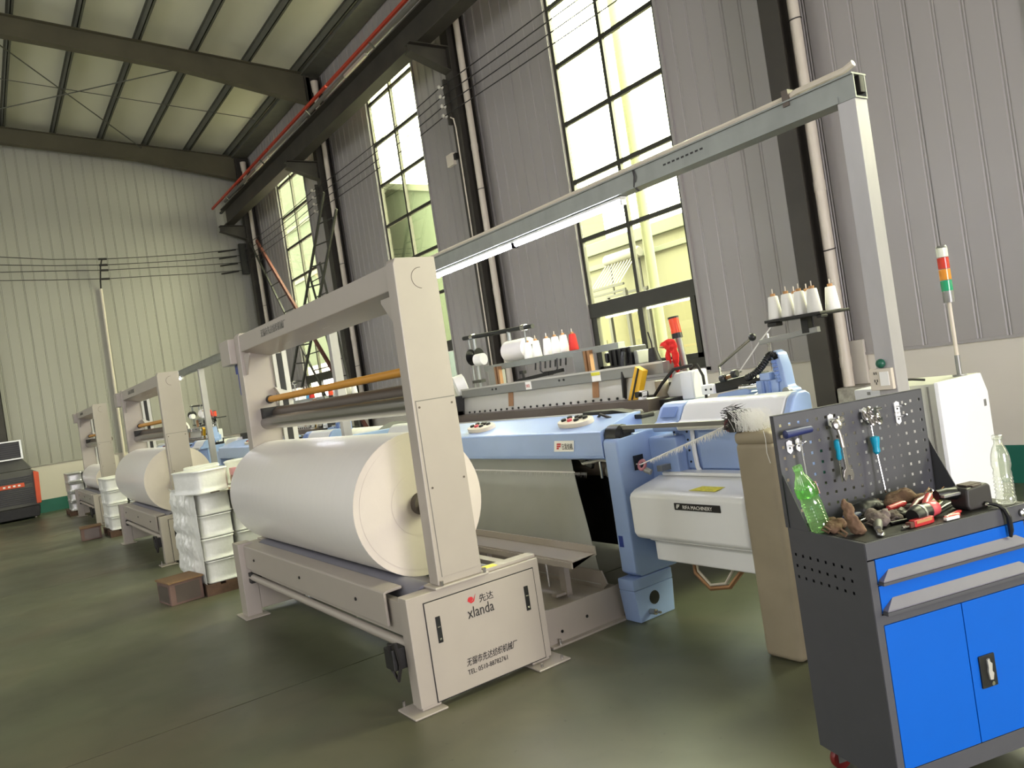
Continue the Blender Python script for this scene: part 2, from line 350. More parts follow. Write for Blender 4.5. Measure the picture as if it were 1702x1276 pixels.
# roof: sheets on purlins on rafters; ridge near y = -2
def zr(y): return 9.17+.0925*(7-y) if y > -2 else 9.17+.0925*9-.0925*(-2-y)
ce = st(bpy.data.objects.new('ceiling', None)); COL.objects.link(ce)
for a, b in ((XE-.2, -16.6), (-16.6, -10.6), (-10.6, -4.6), (-4.6, 1.4), (1.4, 9.6)):
    for ya, yb in ((-11, -2), (-2, YW+.2)):
        B().add([(a, ya, zr(ya)+.2), (b, ya, zr(ya)+.2), (b, yb, zr(yb)+.2), (a, yb, zr(yb)+.2), (a, ya, zr(ya)+.25), (b, ya, zr(ya)+.25), (b, yb, zr(yb)+.25), (a, yb, zr(yb)+.25)],
                [(0, 1, 2, 3), (4, 7, 6, 5), (0, 4, 5, 1), (1, 5, 6, 2), (2, 6, 7, 3), (3, 7, 4, 0)]).done('roof_sheet', 'roof', ce, smooth=0)
for k in range(12):
    y = 6.93-1.09*k
    z = zr(y)
    B().box(XE, 9.5, y-.008, y+.008, z+.02, z+.2).box(XE, 9.5, y-.008, y+.05, z+.02, z+.03).box(XE, 9.5, y-.05, y+.008, z+.19, z+.2).done('purlin', 'purlin', ce, smooth=0)
# eave beam, boxed out to stand for the shaded roof underside by the wall
B().box(XE, 9.5, 7.0, 7.43, 9.13, 9.33).done('eave_shade_beam', 'purlin', ce, smooth=0)
colx = [-4.66-PITCH*k for k in (-2, -1, 0, 1, 2, 3)]
def rafter(x, t):
    b = B(); ys = [7.2, 6.9, 4.4, 2.0, -2.0, -10.9]; dz = [.68, .65, .42, .40, .40, .45]
    for (ya, da), (yb, db) in zip(list(zip(ys, dz))[:-1], list(zip(ys, dz))[1:]):
        for x0, x1, f0, f1 in ((x-.006, x+.006, 0, 1), (x-.1, x+.1, -1, -1), (x-.1, x+.1, 1, 1)):
            za, zb = zr(ya), zr(yb)
            if f0 == 0: lo = (za-da, zb-db); hi = (za, zb)
            elif f0 == -1: lo = (za-da-.012, zb-db-.012); hi = (za-da, zb-db)
            else: lo = (za-.012, zb-.012); hi = (za, zb)
            b.add([(x0, ya, lo[0]), (x1, ya, lo[0]), (x1, yb, lo[1]), (x0, yb, lo[1]), (x0, ya, hi[0]), (x1, ya, hi[0]), (x1, yb, hi[1]), (x0, yb, hi[1])],
                  [(0, 1, 2, 3), (4, 7, 6, 5), (0, 4, 5, 1), (1, 5, 6, 2), (2, 6, 7, 3), (3, 7, 4, 0)])
    return b.done('rafter', 'steel2', ce, smooth=0)
for x in colx: rafter(x if x > -22 else -22.5, 0)
def rod(p, q, r=.014): B().cyl(p, q, r, n=6).done('brace_rod', 'purlin', ce)
rod((-22.4, 4.6, zr(4.6)-.1), (-16.6, 0.6, zr(.6)-.1)); rod((-16.7, 4.9, zr(4.9)-.15), (-22.4, .2, zr(.2)-.1)); rod((-19.4, -2, zr(-2)-.05), (-19.4, 6.8, zr(6.8)-.05), .01)
# columns of the window wall (H sections) with crane brackets
def column(x):
    c = thing('steel_column', None, None, (x, 7.2, 0)); del OFF[c.name]; OFF[c.name] = Vector((x, 7.2, 0)); c['kind'] = 'structure'
    B().box(x-.11, x+.11, 7.06, 7.075, 0, 9.1).done('flange', 'steel', c, smooth=0)
    B().box(x-.11, x+.11, 7.40, 7.42, 0, 9.1).done('flange', 'steel', c, smooth=0)
    B().box(x-.006, x+.006, 7.07, 7.41, 0, 9.1).done('web', 'steel', c, smooth=0)
    B().prism([(7.07, 7.13), (6.35, 7.13), (6.35, 6.98), (7.07, 6.72)], 'x', x-.006, x+.006).box(x-.1, x+.1, 6.35, 7.07, 7.12, 7.135).prism([(7.07, 6.735), (6.35, 6.985), (6.35, 6.97), (7.07, 6.72)], 'x', x-.1, x+.1).done('crane_bracket', 'steel', c, smooth=0)
    return c
for k, x in enumerate(colx): column(x if x > -22 else -22.45)
# gable column on the end wall
gc = thing('steel_column', None, None, (-22.8, .48, 0)); gc['kind'] = 'structure'
B().box(-22.99, -22.8, .38, .395, 0, 10).box(-22.99, -22.8, .565, .58, 0, 10).box(-22.90, -22.89, .39, .57, 0, 10).box(-22.82, -22.80, .38, .58, 0, 10).done('gable_section', 'steel', gc, smooth=0)
# outside
B().box(-60, 30, YW+.3, 60, -.4, -.05).done('ground_outside', 'outground', None, smooth=0)['kind'] = 'structure'

# ================================================================== BUILDINGS AND THINGS BEYOND THE WINDOWS
ob = thing('neighbour_building', 'pale building with a low parapet and grey roof seen through the windows', 'building', (-15, 16, 0))
B().box(-26, 4, 16, 22, -.05, 4.9).done('facade', 'out', ob, smooth=0)
B().box(-26.2, 4.2, 15.85, 16.05, 4.9, 5.25).done('parapet', 'outroof', ob, bevel=.02)
B().box(-26.2, 4.2, 15.9, 16.0, 4.45, 4.6).done('ledge', 'outroof', ob, bevel=.02)
B().box(-26, 4, 15.96, 16.0, -.05, 3.2).done('lower_reflection_wall', 'outreflect', ob, smooth=0)  # lower wall coloured to stand in for the hall's reflection in the panes
for x in (-24, -19.2, -14.0, -8.5, -5, -1.5): B().box(x, x+1.6, 15.94, 15.97, .6, 2.3).done('window', 'out', ob, smooth=0)
gb = thing('gabled_shed', 'tall shed with a pale gable rising beyond the middle window', 'building', (-34, 24, 0))
B().prism([(-62, 0), (-34, 0), (-34, 11.6), (-45, 15.0), (-62, 11.0)], 'y', 24, 32).done('gable_wall', 'outpale', gb, smooth=0)
B().prism([(-62, 11.0), (-45, 15.0), (-34, 11.6), (-34, 12.0), (-45, 15.4), (-62, 11.4)], 'y', 23.8, 32.2).done('gable_roof', 'outroof', gb, smooth=0)
ta = thing('tall_block', 'tall pale green block filling the view through the farthest window', 'building', (-70, 19, 0))
B().box(-85, -43, 17.5, 22, 0, 19).done('block_wall', 'outpale', ta, smooth=0)
for k in range(5): B().box(-85, -43, 17.4, 17.5, 3+k*3.2, 3.25+k*3.2).done('floor_band', 'outroof', ta, smooth=0)
sh = thing('solar_heater', 'white rooftop solar water heater with slanted tubes, seen through the nearest full window', 'heater', (-16, 15.6, 3.8))
B().lathe([(.13, 0), (.17, .06), (.17, 1.35), (.13, 1.42)], (-16.75, 15.6, 4.55), (1, 0, 0), 16).done('tank', 'coolergrey', sh)
for k in range(10): B().cyl((-16.65+k*.13, 15.55, 4.45), (-16.75+k*.13, 14.9, 3.75), .017, n=6).done('tube', 'conduitgrey', sh)
B().beam((-16.7, 15.7, 4.4), (-16.7, 15.7, 3.55), .05, .05).beam((-15.5, 15.7, 4.4), (-15.5, 15.7, 3.55), .05, .05).beam((-17, 14.88, 3.7), (-15.4, 14.88, 3.7), .06, .06).box(-17, -15.3, 14.8, 14.86, 3.5, 3.56).box(-17, -15.3, 15.64, 15.7, 3.5, 3.56).box(-17, -16.9, 14.8, 14.9, -.05, 3.5).box(-15.4, -15.3, 14.8, 14.9, -.05, 3.5).box(-17, -16.9, 15.6, 15.7, -.05, 3.5).box(-15.4, -15.3, 15.6, 15.7, -.05, 3.5).done('stand', 'dark', sh, smooth=0)
bw = B().box(-60, -26.5, 13.0, 13.2, -.05, 3.4).box(-60, -26.5, 12.95, 13.25, 3.4, 3.5).done('boundary_wall', 'outwhite', None, smooth=0); tag(bw, 'white boundary wall glimpsed through the open lower sashes of the far windows', 'wall')
pt = B().cyl((-9.6, 10.0, -.05), (-9.6, 10.0, 9.2), .10, .085, 12).done('utility_pole', 'outpole'); tag(pt, 'pale round pole standing outside the nearest full window', 'pole')

# ================================================================== CRANE RUNWAY, PIPES, CABLES
cb = thing('crane_beam', 'dark steel crane runway beam along the window wall under a red conductor rail', 'beam', (-10, 6.6, 7.13))
B().box(-22.5, 9, 6.60, 6.615, 7.16, 7.60).box(-22.5, 9, 6.48, 6.74, 7.135, 7.16).box(-22.5, 9, 6.46, 6.76, 7.60, 7.625).done('runway_girder', 'steel', cb, smooth=0)
B().box(-23, 9, 6.57, 6.63, 7.625, 7.67).done('track_rail', 'steel', cb, smooth=0)
for k in range(9): B().beam((-21.5+k*3.2, 6.46, 7.61), (-21.5+k*3.2, 6.36, 7.72), .04, .02).done('rail_hanger', 'purlin', cb)
cr = B()
for a, b in ((-22.9, -17.6), (-17.55, -13.9), (-13.85, -9.6), (-9.55, 8)): cr.box(a, b, 6.33, 6.38, 7.72, 7.775)
cr.done('conductor_rail', 'red', cb, bevel=.006, label='red conductor rail')
gp = B().cyl((-22.9, 6.75, 7.98), (9, 6.75, 7.98), .045, n=10).done('overhead_conduit', 'conduitgrey'); tag(gp, 'grey conduit running above the red crane rail', 'pipe')
for k, xx in enumerate((-19.1, -13.2)):
    f = thing('floodlight', ('far' if k == 0 else 'nearer')+' small pale lamp fitting on the conduit above the red rail', 'lamp', (xx, 6.72, 7.9))
    B().box(xx-.5, xx+.5, 6.66, 6.72, 7.86, 7.92).done('housing', 'ltgrey', f, bevel=.01)
    B().beam((xx-.2, 6.7, 7.92), (xx-.25, 6.75, 7.99), .03, .03).beam((xx+.3, 6.7, 7.92), (xx+.25, 6.75, 7.99), .03, .03).done('bracket', 'ltgrey', f)
PN = ['nearest', 'second', 'third', 'farthest']
for k, x in enumerate(colx[2:]):
    xx = (x if x > -22 else -22.45)+.165
    d = thing('downpipe', PN[k]+' white plastic rain pipe running down beside the window wall columns', 'pipe', (xx, 7.24, 0), group='rain pipes on the columns')
    B().cyl((xx, 7.24, 1.0 if k == 0 else 0), (xx, 7.24, 8.75), .055, n=16).done('pipe_run', 'pvc', d)
    for z in (1.2, 3.0, 5.4, 7.8): B().cyl((xx, 7.24, z), (xx, 7.24, z+.10), .059, n=16).done('collar', 'pvc', d)
    for z in (2.4, 4.75): B().tube([(xx+.063*math.cos(t), 7.24+.063*math.sin(t), z+.01*math.sin(t)) for t in (i*2*math.pi/16 for i in range(16))], .006, 5, closed=True).done('wire_tie', 'wire', d)
    B().cyl((xx, 7.24, 8.7), (xx, 7.24, 8.95), .07, .085, 16).done('hopper', 'pvc', d)
rk = []
for k, (x, nm) in enumerate(((-10.63, 'column between the two big windows'), (-16.6, 'column beside the ladders'))):
    i = thing('insulator_rack', 'dark insulator rack bolted on the '+nm, 'rack', (x-.12, 7.0, 6.2))
    B().box(x-.13, x-.08, 6.99, 7.06, 5.9, 6.65).done('rack_plate', 'steel', i, smooth=0)
    for z in (6.52, 6.36, 6.2, 6.04): B().lathe([(.02, 0), (.035, .02), (.02, .05), (.035, .08), (.02, .1)], (x-.11, 6.88, z), (0, 1, 0), 10).done('insulator', 'insul', i)
WN = ['top', 'second', 'third', 'lowest']
for k, z in enumerate((6.52, 6.36, 6.2, 6.04)):
    b = B(); pts = catenary((9, 6.93, z+.1), (-10.74, 6.93, z), .22, 20)+catenary((-10.74, 6.93, z), (-16.7, 6.93, z), .06)[1:]+catenary((-16.7, 6.93, z), (-22.3, 6.93, z+(.0)), .05)[1:]
    tag(b.tube(pts, .009, 5).done('power_cable', 'wire'), WN[k]+' of four thin black cables strung along the window wall', 'cable', 'cables along the window wall')
for k, (za, zm, zb) in enumerate(((6.5, 6.33, 6.46), (6.31, 6.17, 6.26), (6.10, 6.03, 6.08), (5.87, 5.80, 5.87))):
    def q(t, za=za, zm=zm, zb=zb): return Vector((-22.6, 6.9-t*12, (za+(zm-za)*t/.3) if t < .3 else zm+(zb-zm)*(t-.3)/.2))
    pts = [(-22.6, 6.9, za), (-22.6, 5.6, za-(za-zm)*.62), (-22.6, 4.4, zm+.02), (-22.6, 3.3, zm), (-22.6, 2.1, zm+.03), (-22.6, 1, zb), (-22.6, -2, zb+.25), (-22.6, -6, zb+.7)]
    o = B().tube(pts, .010, 5).done('power_cable', 'wire'); tag(o, WN[k]+' of four thin black cables strung across the far end wall', 'cable', 'cables across the end wall')
    B().cyl((-22.6, 3.36, zm), (-22.6, 3.16, zm), .028, n=8).done('cable_clamp', 'wire', o)
    B().cyl((-22.6, 6.75, za-.02), (-22.6, 6.25, za-.08), .022, n=8).done('cable_sleeve', 'wire', o)
B().box(-22.66, -22.56, 6.85, 7.06, 5.75, 6.65).done('insulator_bracket', 'dark', None, bevel=.01)
bpy.data.objects['insulator_bracket']['label'] = 'dark cable bracket on the corner column at the far end wall'; bpy.data.objects['insulator_bracket']['category'] = 'bracket'
dp = thing('drop_conduit', 'white plastic conduit running down the far end wall below the cables', 'pipe', (-22.93, 3.15, 0))
B().cyl((-22.93, 3.16, 5.6), (-22.93, 3.10, .9), .035, n=10).done('conduit_run', 'pvc', dp)
B().tube([(-22.62, 3.25, 6.33), (-22.66, 3.24, 6.3), (-22.7, 3.2, 6.15), (-22.85, 3.17, 5.8), (-22.93, 3.16, 5.6)], .018, 6).done('lead_in_cable', 'wire', dp)
jb = thing('junction_box', 'small white box fixed on the column between the two big windows', 'box', (-10.70, 7.0, 5.3))
B().box(-10.98, -10.77, 6.98, 7.05, 5.25, 5.45).done('box_body', 'pvc', jb, bevel=.01)
B().box(-10.77, -10.70, 7.0, 7.06, 5.32, 5.42).done('box_hinge', 'dark', jb)
B().tube([(-10.68, 7.0, 6.0), (-10.6, 7.0, 5.95), (-10.6, 7.02, 5.8), (-10.62, 7.04, 3.5), (-10.62, 7.04, 1.4)], .012, 6).done('lead_wire', 'pvc', jb)
# ladders leaning between the third and second windows
ld = thing('step_ladder', 'dark steel ladder leaning upright in front of the third window', 'ladder', (-17.9, 6.3, 0))
la, lb, lc, ldn = Vector((-15.0, 6.45, 5.98)), Vector((-18.25, 6.25, 2.2)), Vector((-14.5, 6.45, 5.5)), Vector((-17.5, 6.25, 2.1))
def ext(a, b, z): return a+(b-a)*((z-a.z)/(b.z-a.z))
for a, b in ((la, lb), (lc, ldn)): B().beam(a, ext(a, b, .02), .04, .055).done('ladder_rail', 'ladder', ld)
for k in range(14):
    z = .3+k*.39; B().cyl(ext(la, lb, z+.06), ext(lc, ldn, z), .016, n=6).done('rung', 'ladder', ld)
l2 = thing('support_ladder', 'second dark steel ladder crossing behind the one by the third window', 'ladder', (-15.6, 6.7, 0))
p1, p2, p3, p4 = Vector((-17.1, 6.7, 4.6)), Vector((-16.5, 6.7, 2.6)), Vector((-16.4, 6.7, 4.8)), Vector((-15.9, 6.7, 2.55))
for a, b in ((p1, p2), (p3, p4)): B().beam(a, ext(a, b, .02), .035, .045).done('ladder_rail', 'ladder', l2)
for k in range(12):
    z = .3+k*.38; B().cyl(ext(p1, p2, z), ext(p3, p4, z), .014, n=6).done('rung', 'ladder', l2)
l3 = thing('leaning_ladder', 'rust brown ladder leaning on the wall left of the third window', 'ladder', (-18.5, 6.9, 0))
a1, a2, b1, b2 = Vector((-21.4, 7.0, 6.45)), Vector((-18.6, 6.9, 3.9)), Vector((-22.0, 7.0, 6.55)), Vector((-19.6, 6.9, 4.0))
B().beam(a1, ext(a1, a2, .05), .06, .09).done('ladder_rail', 'rust', l3); B().beam(b1, ext(b1, b2, .05), .04, .05).done('ladder_rail', 'ladder', l3)
for k in range(14):
    z = .4+k*.42; B().cyl(ext(a1, a2, z), ext(b1, b2, z), .015, n=6).done('rung', 'ladder', l3)

# ================================================================== AIR COOLER
ac = thing('air_cooler', 'dark grey mobile air cooler with orange corner strips at the far end wall', 'cooler', (-22.1, .5, 0))
B().prism([(.02, .30), (1.0, .30), (1.02, 1.1), (.9, 1.18), (.12, 1.18), (0, 1.1)], 'x', -22.6, -21.82).done('cabinet_body', 'coolergrey', ac, bevel=.02)
B().prism([(.06, .04), (.96, .04), (1.0, .30), (.02, .30)], 'x', -22.6, -21.78).done('water_tank', 'dark', ac, bevel=.02)
B().prism([(.05, 1.18), (.95, 1.18), (.78, 1.45), (.0, 1.45)], 'x', -22.5, -21.85).done('neck', 'coolergrey', ac, bevel=.02)
B().prism([(.93, .34), (1.03, .34), (1.06, 1.08), (.95, 1.12)], 'x', -21.9, -21.77).done('corner_strip', 'coolerorange', ac, bevel=.015)
B().prism([(0, .34), (.09, .34), (.07, 1.12), (-.03, 1.08)], 'x', -21.9, -21.77).done('corner_strip', 'coolerorange', ac, bevel=.015)
for k in range(14):
    z = .40+k*.047
    if not 8 <= k <= 9: B().box(-21.82, -21.80, .14, .90, z, z+.016).done('louvre', 'black', ac, smooth=0)
B().box(-21.82, -21.79, .24, .74, .78, .88).done('name_plate', 'coolerorange', ac, bevel=.005)
for k in range(4): B().box(-21.79, -21.786, .31+k*.1, .36+k*.1, .81, .85).done('plate_mark', 'label', ac, smooth=0)
hd = B().box(-22.4, -21.72, -.25, .80, 1.45, 1.48).box(-22.4, -21.72, -.25, .80, 1.87, 1.90).box(-22.4, -21.72, -.25, -.21, 1.48, 1.87).box(-22.4, -21.72, .76, .80, 1.48, 1.87).box(-21.75, -21.72, .3, .33, 1.48, 1.87)
hd.done('outlet_frame', 'white', ac, smooth=0)
B().box(-22.38, -21.9, -.2, .76, 1.49, 1.86).done('outlet_core', 'black', ac, smooth=0)
for k in range(7): B().box(-21.78, -21.74, -.2, .76, 1.52+k*.05, 1.53+k*.05).done('outlet_slat', 'coolergrey', ac, smooth=0)
for y in (.12, .88): B().cyl((-21.9, y-.02, .035), (-21.9, y+.02, .035), .035, n=10).done('caster', 'pvc', ac)
for y in (.12, .88): B().cyl((-22.5, y-.02, .035), (-22.5, y+.02, .035), .035, n=10).done('caster', 'pvc', ac)

# ================================================================== WINDING FRAMES WITH CLOTH ROLLS
def winding_frame():
    f = thing('winding_frame', 'nearest cream winding frame with lettered end panel, holding the big white roll', 'winder', (-5.07, 2.03, 0), group='winding frames in a row')
    # near end box
    B().box(-3.635, -3.54, 1.62, 2.45, .03, .585).box(-3.70, -3.50, 1.56, 1.75, 0, .012).box(-3.70, -3.46, 2.3, 2.52, 0, .012).box(-3.63, -3.55, 1.63, 1.74, .012, .03).box(-3.63, -3.55, 2.32, 2.44, .012, .03).done('end_box', 'cream', f, bevel=.006)
    B().box(-3.54, -3.5385, 1.711, 2.409, .031, .541).done('panel_gap', 'inkblack', f, smooth=0)
    B().box(-3.54, -3.534, 1.716, 2.404, .036, .536).done('end_panel', 'cream', f, bevel=.003)
    for y in (1.765, 2.325):
        h = B().box(-3.536, -3.531, y, y+.028, .32, .455).done('panel_latch', 'black', f, bevel=.002)
        B().box(-3.531, -3.528, y+.008, y+.02, .335, .345).box(-3.531, -3.528, y+.006, y+.022, .40, .405).done('latch_screw', 'toolsteel', h)
    B().box(-3.635, -3.56, 2.12, 2.45, .585, .605).done('end_ledge', 'cream', f, bevel=.004)
    B().box(-3.62, -3.565, 2.13, 2.20, .605, .607).done('warning_sticker', 'sticker', f, smooth=0)
    t1 = text('先达', .046, (-3.5325, 2.035, .455), RX, 'inkblack', f)
    text('xlanda', .082, (-3.5325, 1.955, .388), RX, 'inkblack', f, sx=.78)
    lg = B().prism([(1.965, .478), (1.985, .462), (2.005, .468), (2.018, .505), (2.004, .482), (1.998, .474), (1.985, .472), (1.978, .482), (1.985, .49), (1.975, .496)], 'x', -3.534, -3.5325).ell((-3.533, 1.984, .485), (.0008, .017, .012)).done('panel_logo', 'inkred', f, smooth=0)
    text('无锡市先达纺织机械厂', .045, (-3.5325, 1.905, .155), RX, 'inkblack', f, sx=.72, shear=.2)
    text('TEL: 0510-88782761', .036, (-3.5325, 1.905, .108), RX, 'inkblack', f, sx=.85)
    # far end frame
    B().box(-6.62, -6.46, 1.58, 1.70, 0, .6).box(-6.62, -6.46, 2.36, 2.46, 0, .6).box(-6.62, -6.46, 1.7, 2.36, .05, .585).box(-6.66, -6.38, 1.54, 1.74, 0, .012).box(-6.66, -6.38, 2.32, 2.52, 0, .012).done('end_frame', 'cream', f, bevel=.006)
    # posts
    pr_ = [(1.815, .60), (2.085, .60), (2.085, 2.30), (1.85, 2.30), (1.835, 2.27)]
    for nm, a, b in (('near', -3.635, -3.54), ('far', -6.58, -6.46)):
        p = B().prism(pr_, 'x', a, b).box(a-.03, b+.02, 1.785, 2.115, .585, .60).done('upright_post', 'cream', f, bevel=.006)
        if nm == 'near':
            B().box(-3.54, -3.5375, 1.845, 2.075, .64, 1.55).done('post_cover', 'cream', p, bevel=.001)
            B().box(-3.54, -3.539, 1.842, 2.078, 1.551, 1.556).box(-3.54, -3.539, 1.842, 1.845, .64, 1.556).done('cover_joint', 'conduitgrey', p, smooth=0)
            for y, z in ((1.86, 1.52), (2.055, 1.52), (1.865, 1.1), (2.06, 1.12)): B().cyl((-3.5375, y, z), (-3.535, y, z), .006, n=8).done('screw', 'brown', p)
            B().tube([(-3.5395, 1.985+.055*math.cos(t), 2.19+.055*math.sin(t)) for t in (R(85+i*14) for i in range(14))], .0015, 4).done('hole_cover', 'brown', p)
            for y in (1.83, 2.09): B().cyl((-3.525, y, .60), (-3.525, y, .625), .008, n=6).done('bolt', 'toolsteel', p)
        else:
            B().box(-6.46, -6.44, 2.09, 2.12, .75, 2.12).box(-6.46, -6.44, 2.17, 2.21, .75, 2.12).box(-6.47, -6.462, 2.09, 2.21, .75, 2.12).done('guide_rail', 'ltgrey', p, smooth=0)
            B().box(-6.448, -6.442, 2.125, 2.168, .8, 2.1).done('guide_slot', 'inkblack', p, smooth=0)
            B().prism([(2.06, 1.82), (2.2, 1.76), (2.22, 1.70), (2.1, 1.74)], 'x', -6.46, -6.40).done('guide_arm', 'ltgrey', p, bevel=.003)
    B().prism([(1.845, 2.145), (2.085, 2.09), (2.085, 2.27), (1.845, 2.28)], 'x', -6.58, -3.62).done('cross_beam', 'cream', f, bevel=.006)
    text('无锡市先达纺织机械厂', .062, (-5.88, 1.8435, 2.195), RY, 'conduitgrey', f, sx=.95)
    for a, b in ((-5.3, -5.1), (-4.95, -4.82), (-5.7, -5.6)): B().prism([(a, 1.97), (b, 1.97), (b, 2.0), (a, 2.0)], 'z', 2.115, 2.1205).done('light_slot', 'ltgrey', f, smooth=0)
    for x, s in ((-3.635, -1), (-6.46, 1)):
        B().prism([(x, 2.12), (x, 1.95), (x+s*.02, 1.95), (x+s*.16, 2.10), (x+s*.16, 2.12)], 'y', 1.86, 1.872).done('gusset', 'cream', f, bevel=.002)
    B().box(-6.86, -6.58, 1.78, 2.06, 2.06, 2.27).done('drive_housing', 'cream', f, bevel=.008)
    m = B().cyl((-6.70, 1.93, 2.06), (-6.70, 1.93, 1.80), .07, n=14).box(-6.76, -6.64, 1.86, 2.0, 1.98, 2.06).done('drive_motor', 'motorblue', f)
    # bars and rollers
    B().cyl((-6.44, 2.02, 1.725), (-3.635, 2.02, 1.725), .026, n=14).done('tension_bar', 'orange', f, label='amber yellow bar')
    B().cyl((-6.46, 2.06, 1.60), (-3.635, 2.06, 1.60), .055, n=24).done('guide_roller', 'brown', f)
    B().cyl((-6.46, 1.97, 1.535), (-3.635, 1.97, 1.535), .055, n=24).done('guide_roller', 'shaft', f)
    B().cyl((-6.47, 2.02, 1.725), (-6.43, 2.02, 1.725), .035, n=12).box(-6.46, -6.40, 1.93, 2.12, 1.50, 1.66).done('roller_bearing', 'dark', f)
    for y in (1.80, 2.17): B().cyl((-6.44, y, .53), (-3.65, y, .53), .072, n=24).done('support_roller', 'rubber', f)
    # front rail cover
    B().prism([(1.64, .40), (1.625, .40), (1.625, .575), (1.64, .585), (1.735, .59), (1.735, .575), (1.64, .57)], 'x', -6.46, -3.81).done('rail_cover', 'cream', f, bevel=.003)
    for x in (-6.2, -5.15, -4.2): B().cyl((x, 1.625, .49), (x, 1.618, .49), .010, n=8).done('cover_screw', 'dark', f)
    B().box(-6.46, -3.635, 1.655, 1.70, .36, .54).done('front_rail', 'cream', f, bevel=.004)
    B().box(-6.46, -3.635, 2.36, 2.42, .36, .55).done('rear_rail', 'cream', f, bevel=.004)
    B().cyl((-6.46, 1.655, .322), (-3.635, 1.655, .322), .026, n=14).done('tie_tube', 'cream', f)
    B().box(-6.46, -6.40, 1.63, 1.72, .275, .36).done('tube_bracket', 'dark', f, bevel=.006)
    e = B().box(-3.74, -3.64, 1.55, 1.63, .22, .33).done('foot_switch', 'dark', f, bevel=.006)
    B().tube([(-3.68, 1.56, .30), (-3.66, 1.55, .36), (-3.63, 1.57, .36), (-3.62, 1.58, .25), (-3.65, 1.57, .17), (-3.68, 1.56, .22), (-3.66, 1.56, .32)], .011, 6).done('switch_cable', 'wire', e)
    for y in (1.60, 1.70): B().cyl((-3.70, y, .012), (-3.70, y, .04), .008, n=6).done('anchor_bolt', 'toolsteel', f)
    for y in (2.34, 2.48): B().cyl((-3.49, y, .012), (-3.49, y, .03), .008, n=6).done('anchor_bolt', 'toolsteel', f)
    return f
def cloth_roll():
    r = thing('cloth_roll', 'nearest huge roll of glossy white cloth lying in the winding frame', 'roll', (-5.2, 1.985, .975), group='white cloth rolls')
    prof = [(.05, -6.44), (.404, -6.44), (.407, -6.43), (.407, -3.94), (.40, -3.94)]
    B().tube([(h, 1.985, .975) for _, h in prof[1:4]], [p[0] for p in prof[1:4]], 72, caps=True).done('cloth_winding', 'roll', r)
    b = B()
    for rr, rq, x in ((.4065, .37, -3.937), (.37, .30, -3.9355), (.30, .18, -3.936), (.18, .055, -3.9345)):
        n = 64
        vs = [(x, 1.985+q*math.cos(t), .975+q*math.sin(t)) for q in (rr, rq) for t in (2*math.pi*i/n for i in range(n))]+[(x-.012, 1.985+rr*math.cos(t), .975+rr*math.sin(t)) for t in (2*math.pi*i/n for i in range(n))]
        b.add(vs, [(i, (i+1) % n, n+(i+1) % n, n+i) for i in range(n)]+[(i, 2*n+i, 2*n+(i+1) % n, (i+1) % n) for i in range(n)])
    b.done('roll_face', 'rollend', r, smooth=30)
    B().lathe([(.018, .035), (.058, .035), (.064, .03), (.064, -.01)], (-3.925, 1.985, .975), (1, 0, 0), 24).done('core_tube', 'rollcore', r)
    B().cyl((-6.52, 1.985, .975), (-3.66, 1.985, .975), .02, n=12).done('spindle', 'toolsteel', r)
    return r
wf0 = winding_frame(); cr0 = cloth_roll()
dup(wf0, (-6.5, 0, 0), 'second cream winding frame, behind the tall white bundle stack', 'winding frames in a row')
dup(wf0, (-13.15, 0, 0), 'farthest cream winding frame near the end wall', 'winding frames in a row')
dup(cr0, (-6.5, 0, 0), 'second white cloth roll, in the frame behind the tall bundle stack', 'white cloth rolls')
r3 = dup(cr0, (-13.15, 0, 0), 'farthest white cloth roll, thinner, mostly hidden by the frame near the end wall', 'white cloth rolls'); r3.scale = (1, .64, .64); r3.location.z -= .14; r3.location.y += .03

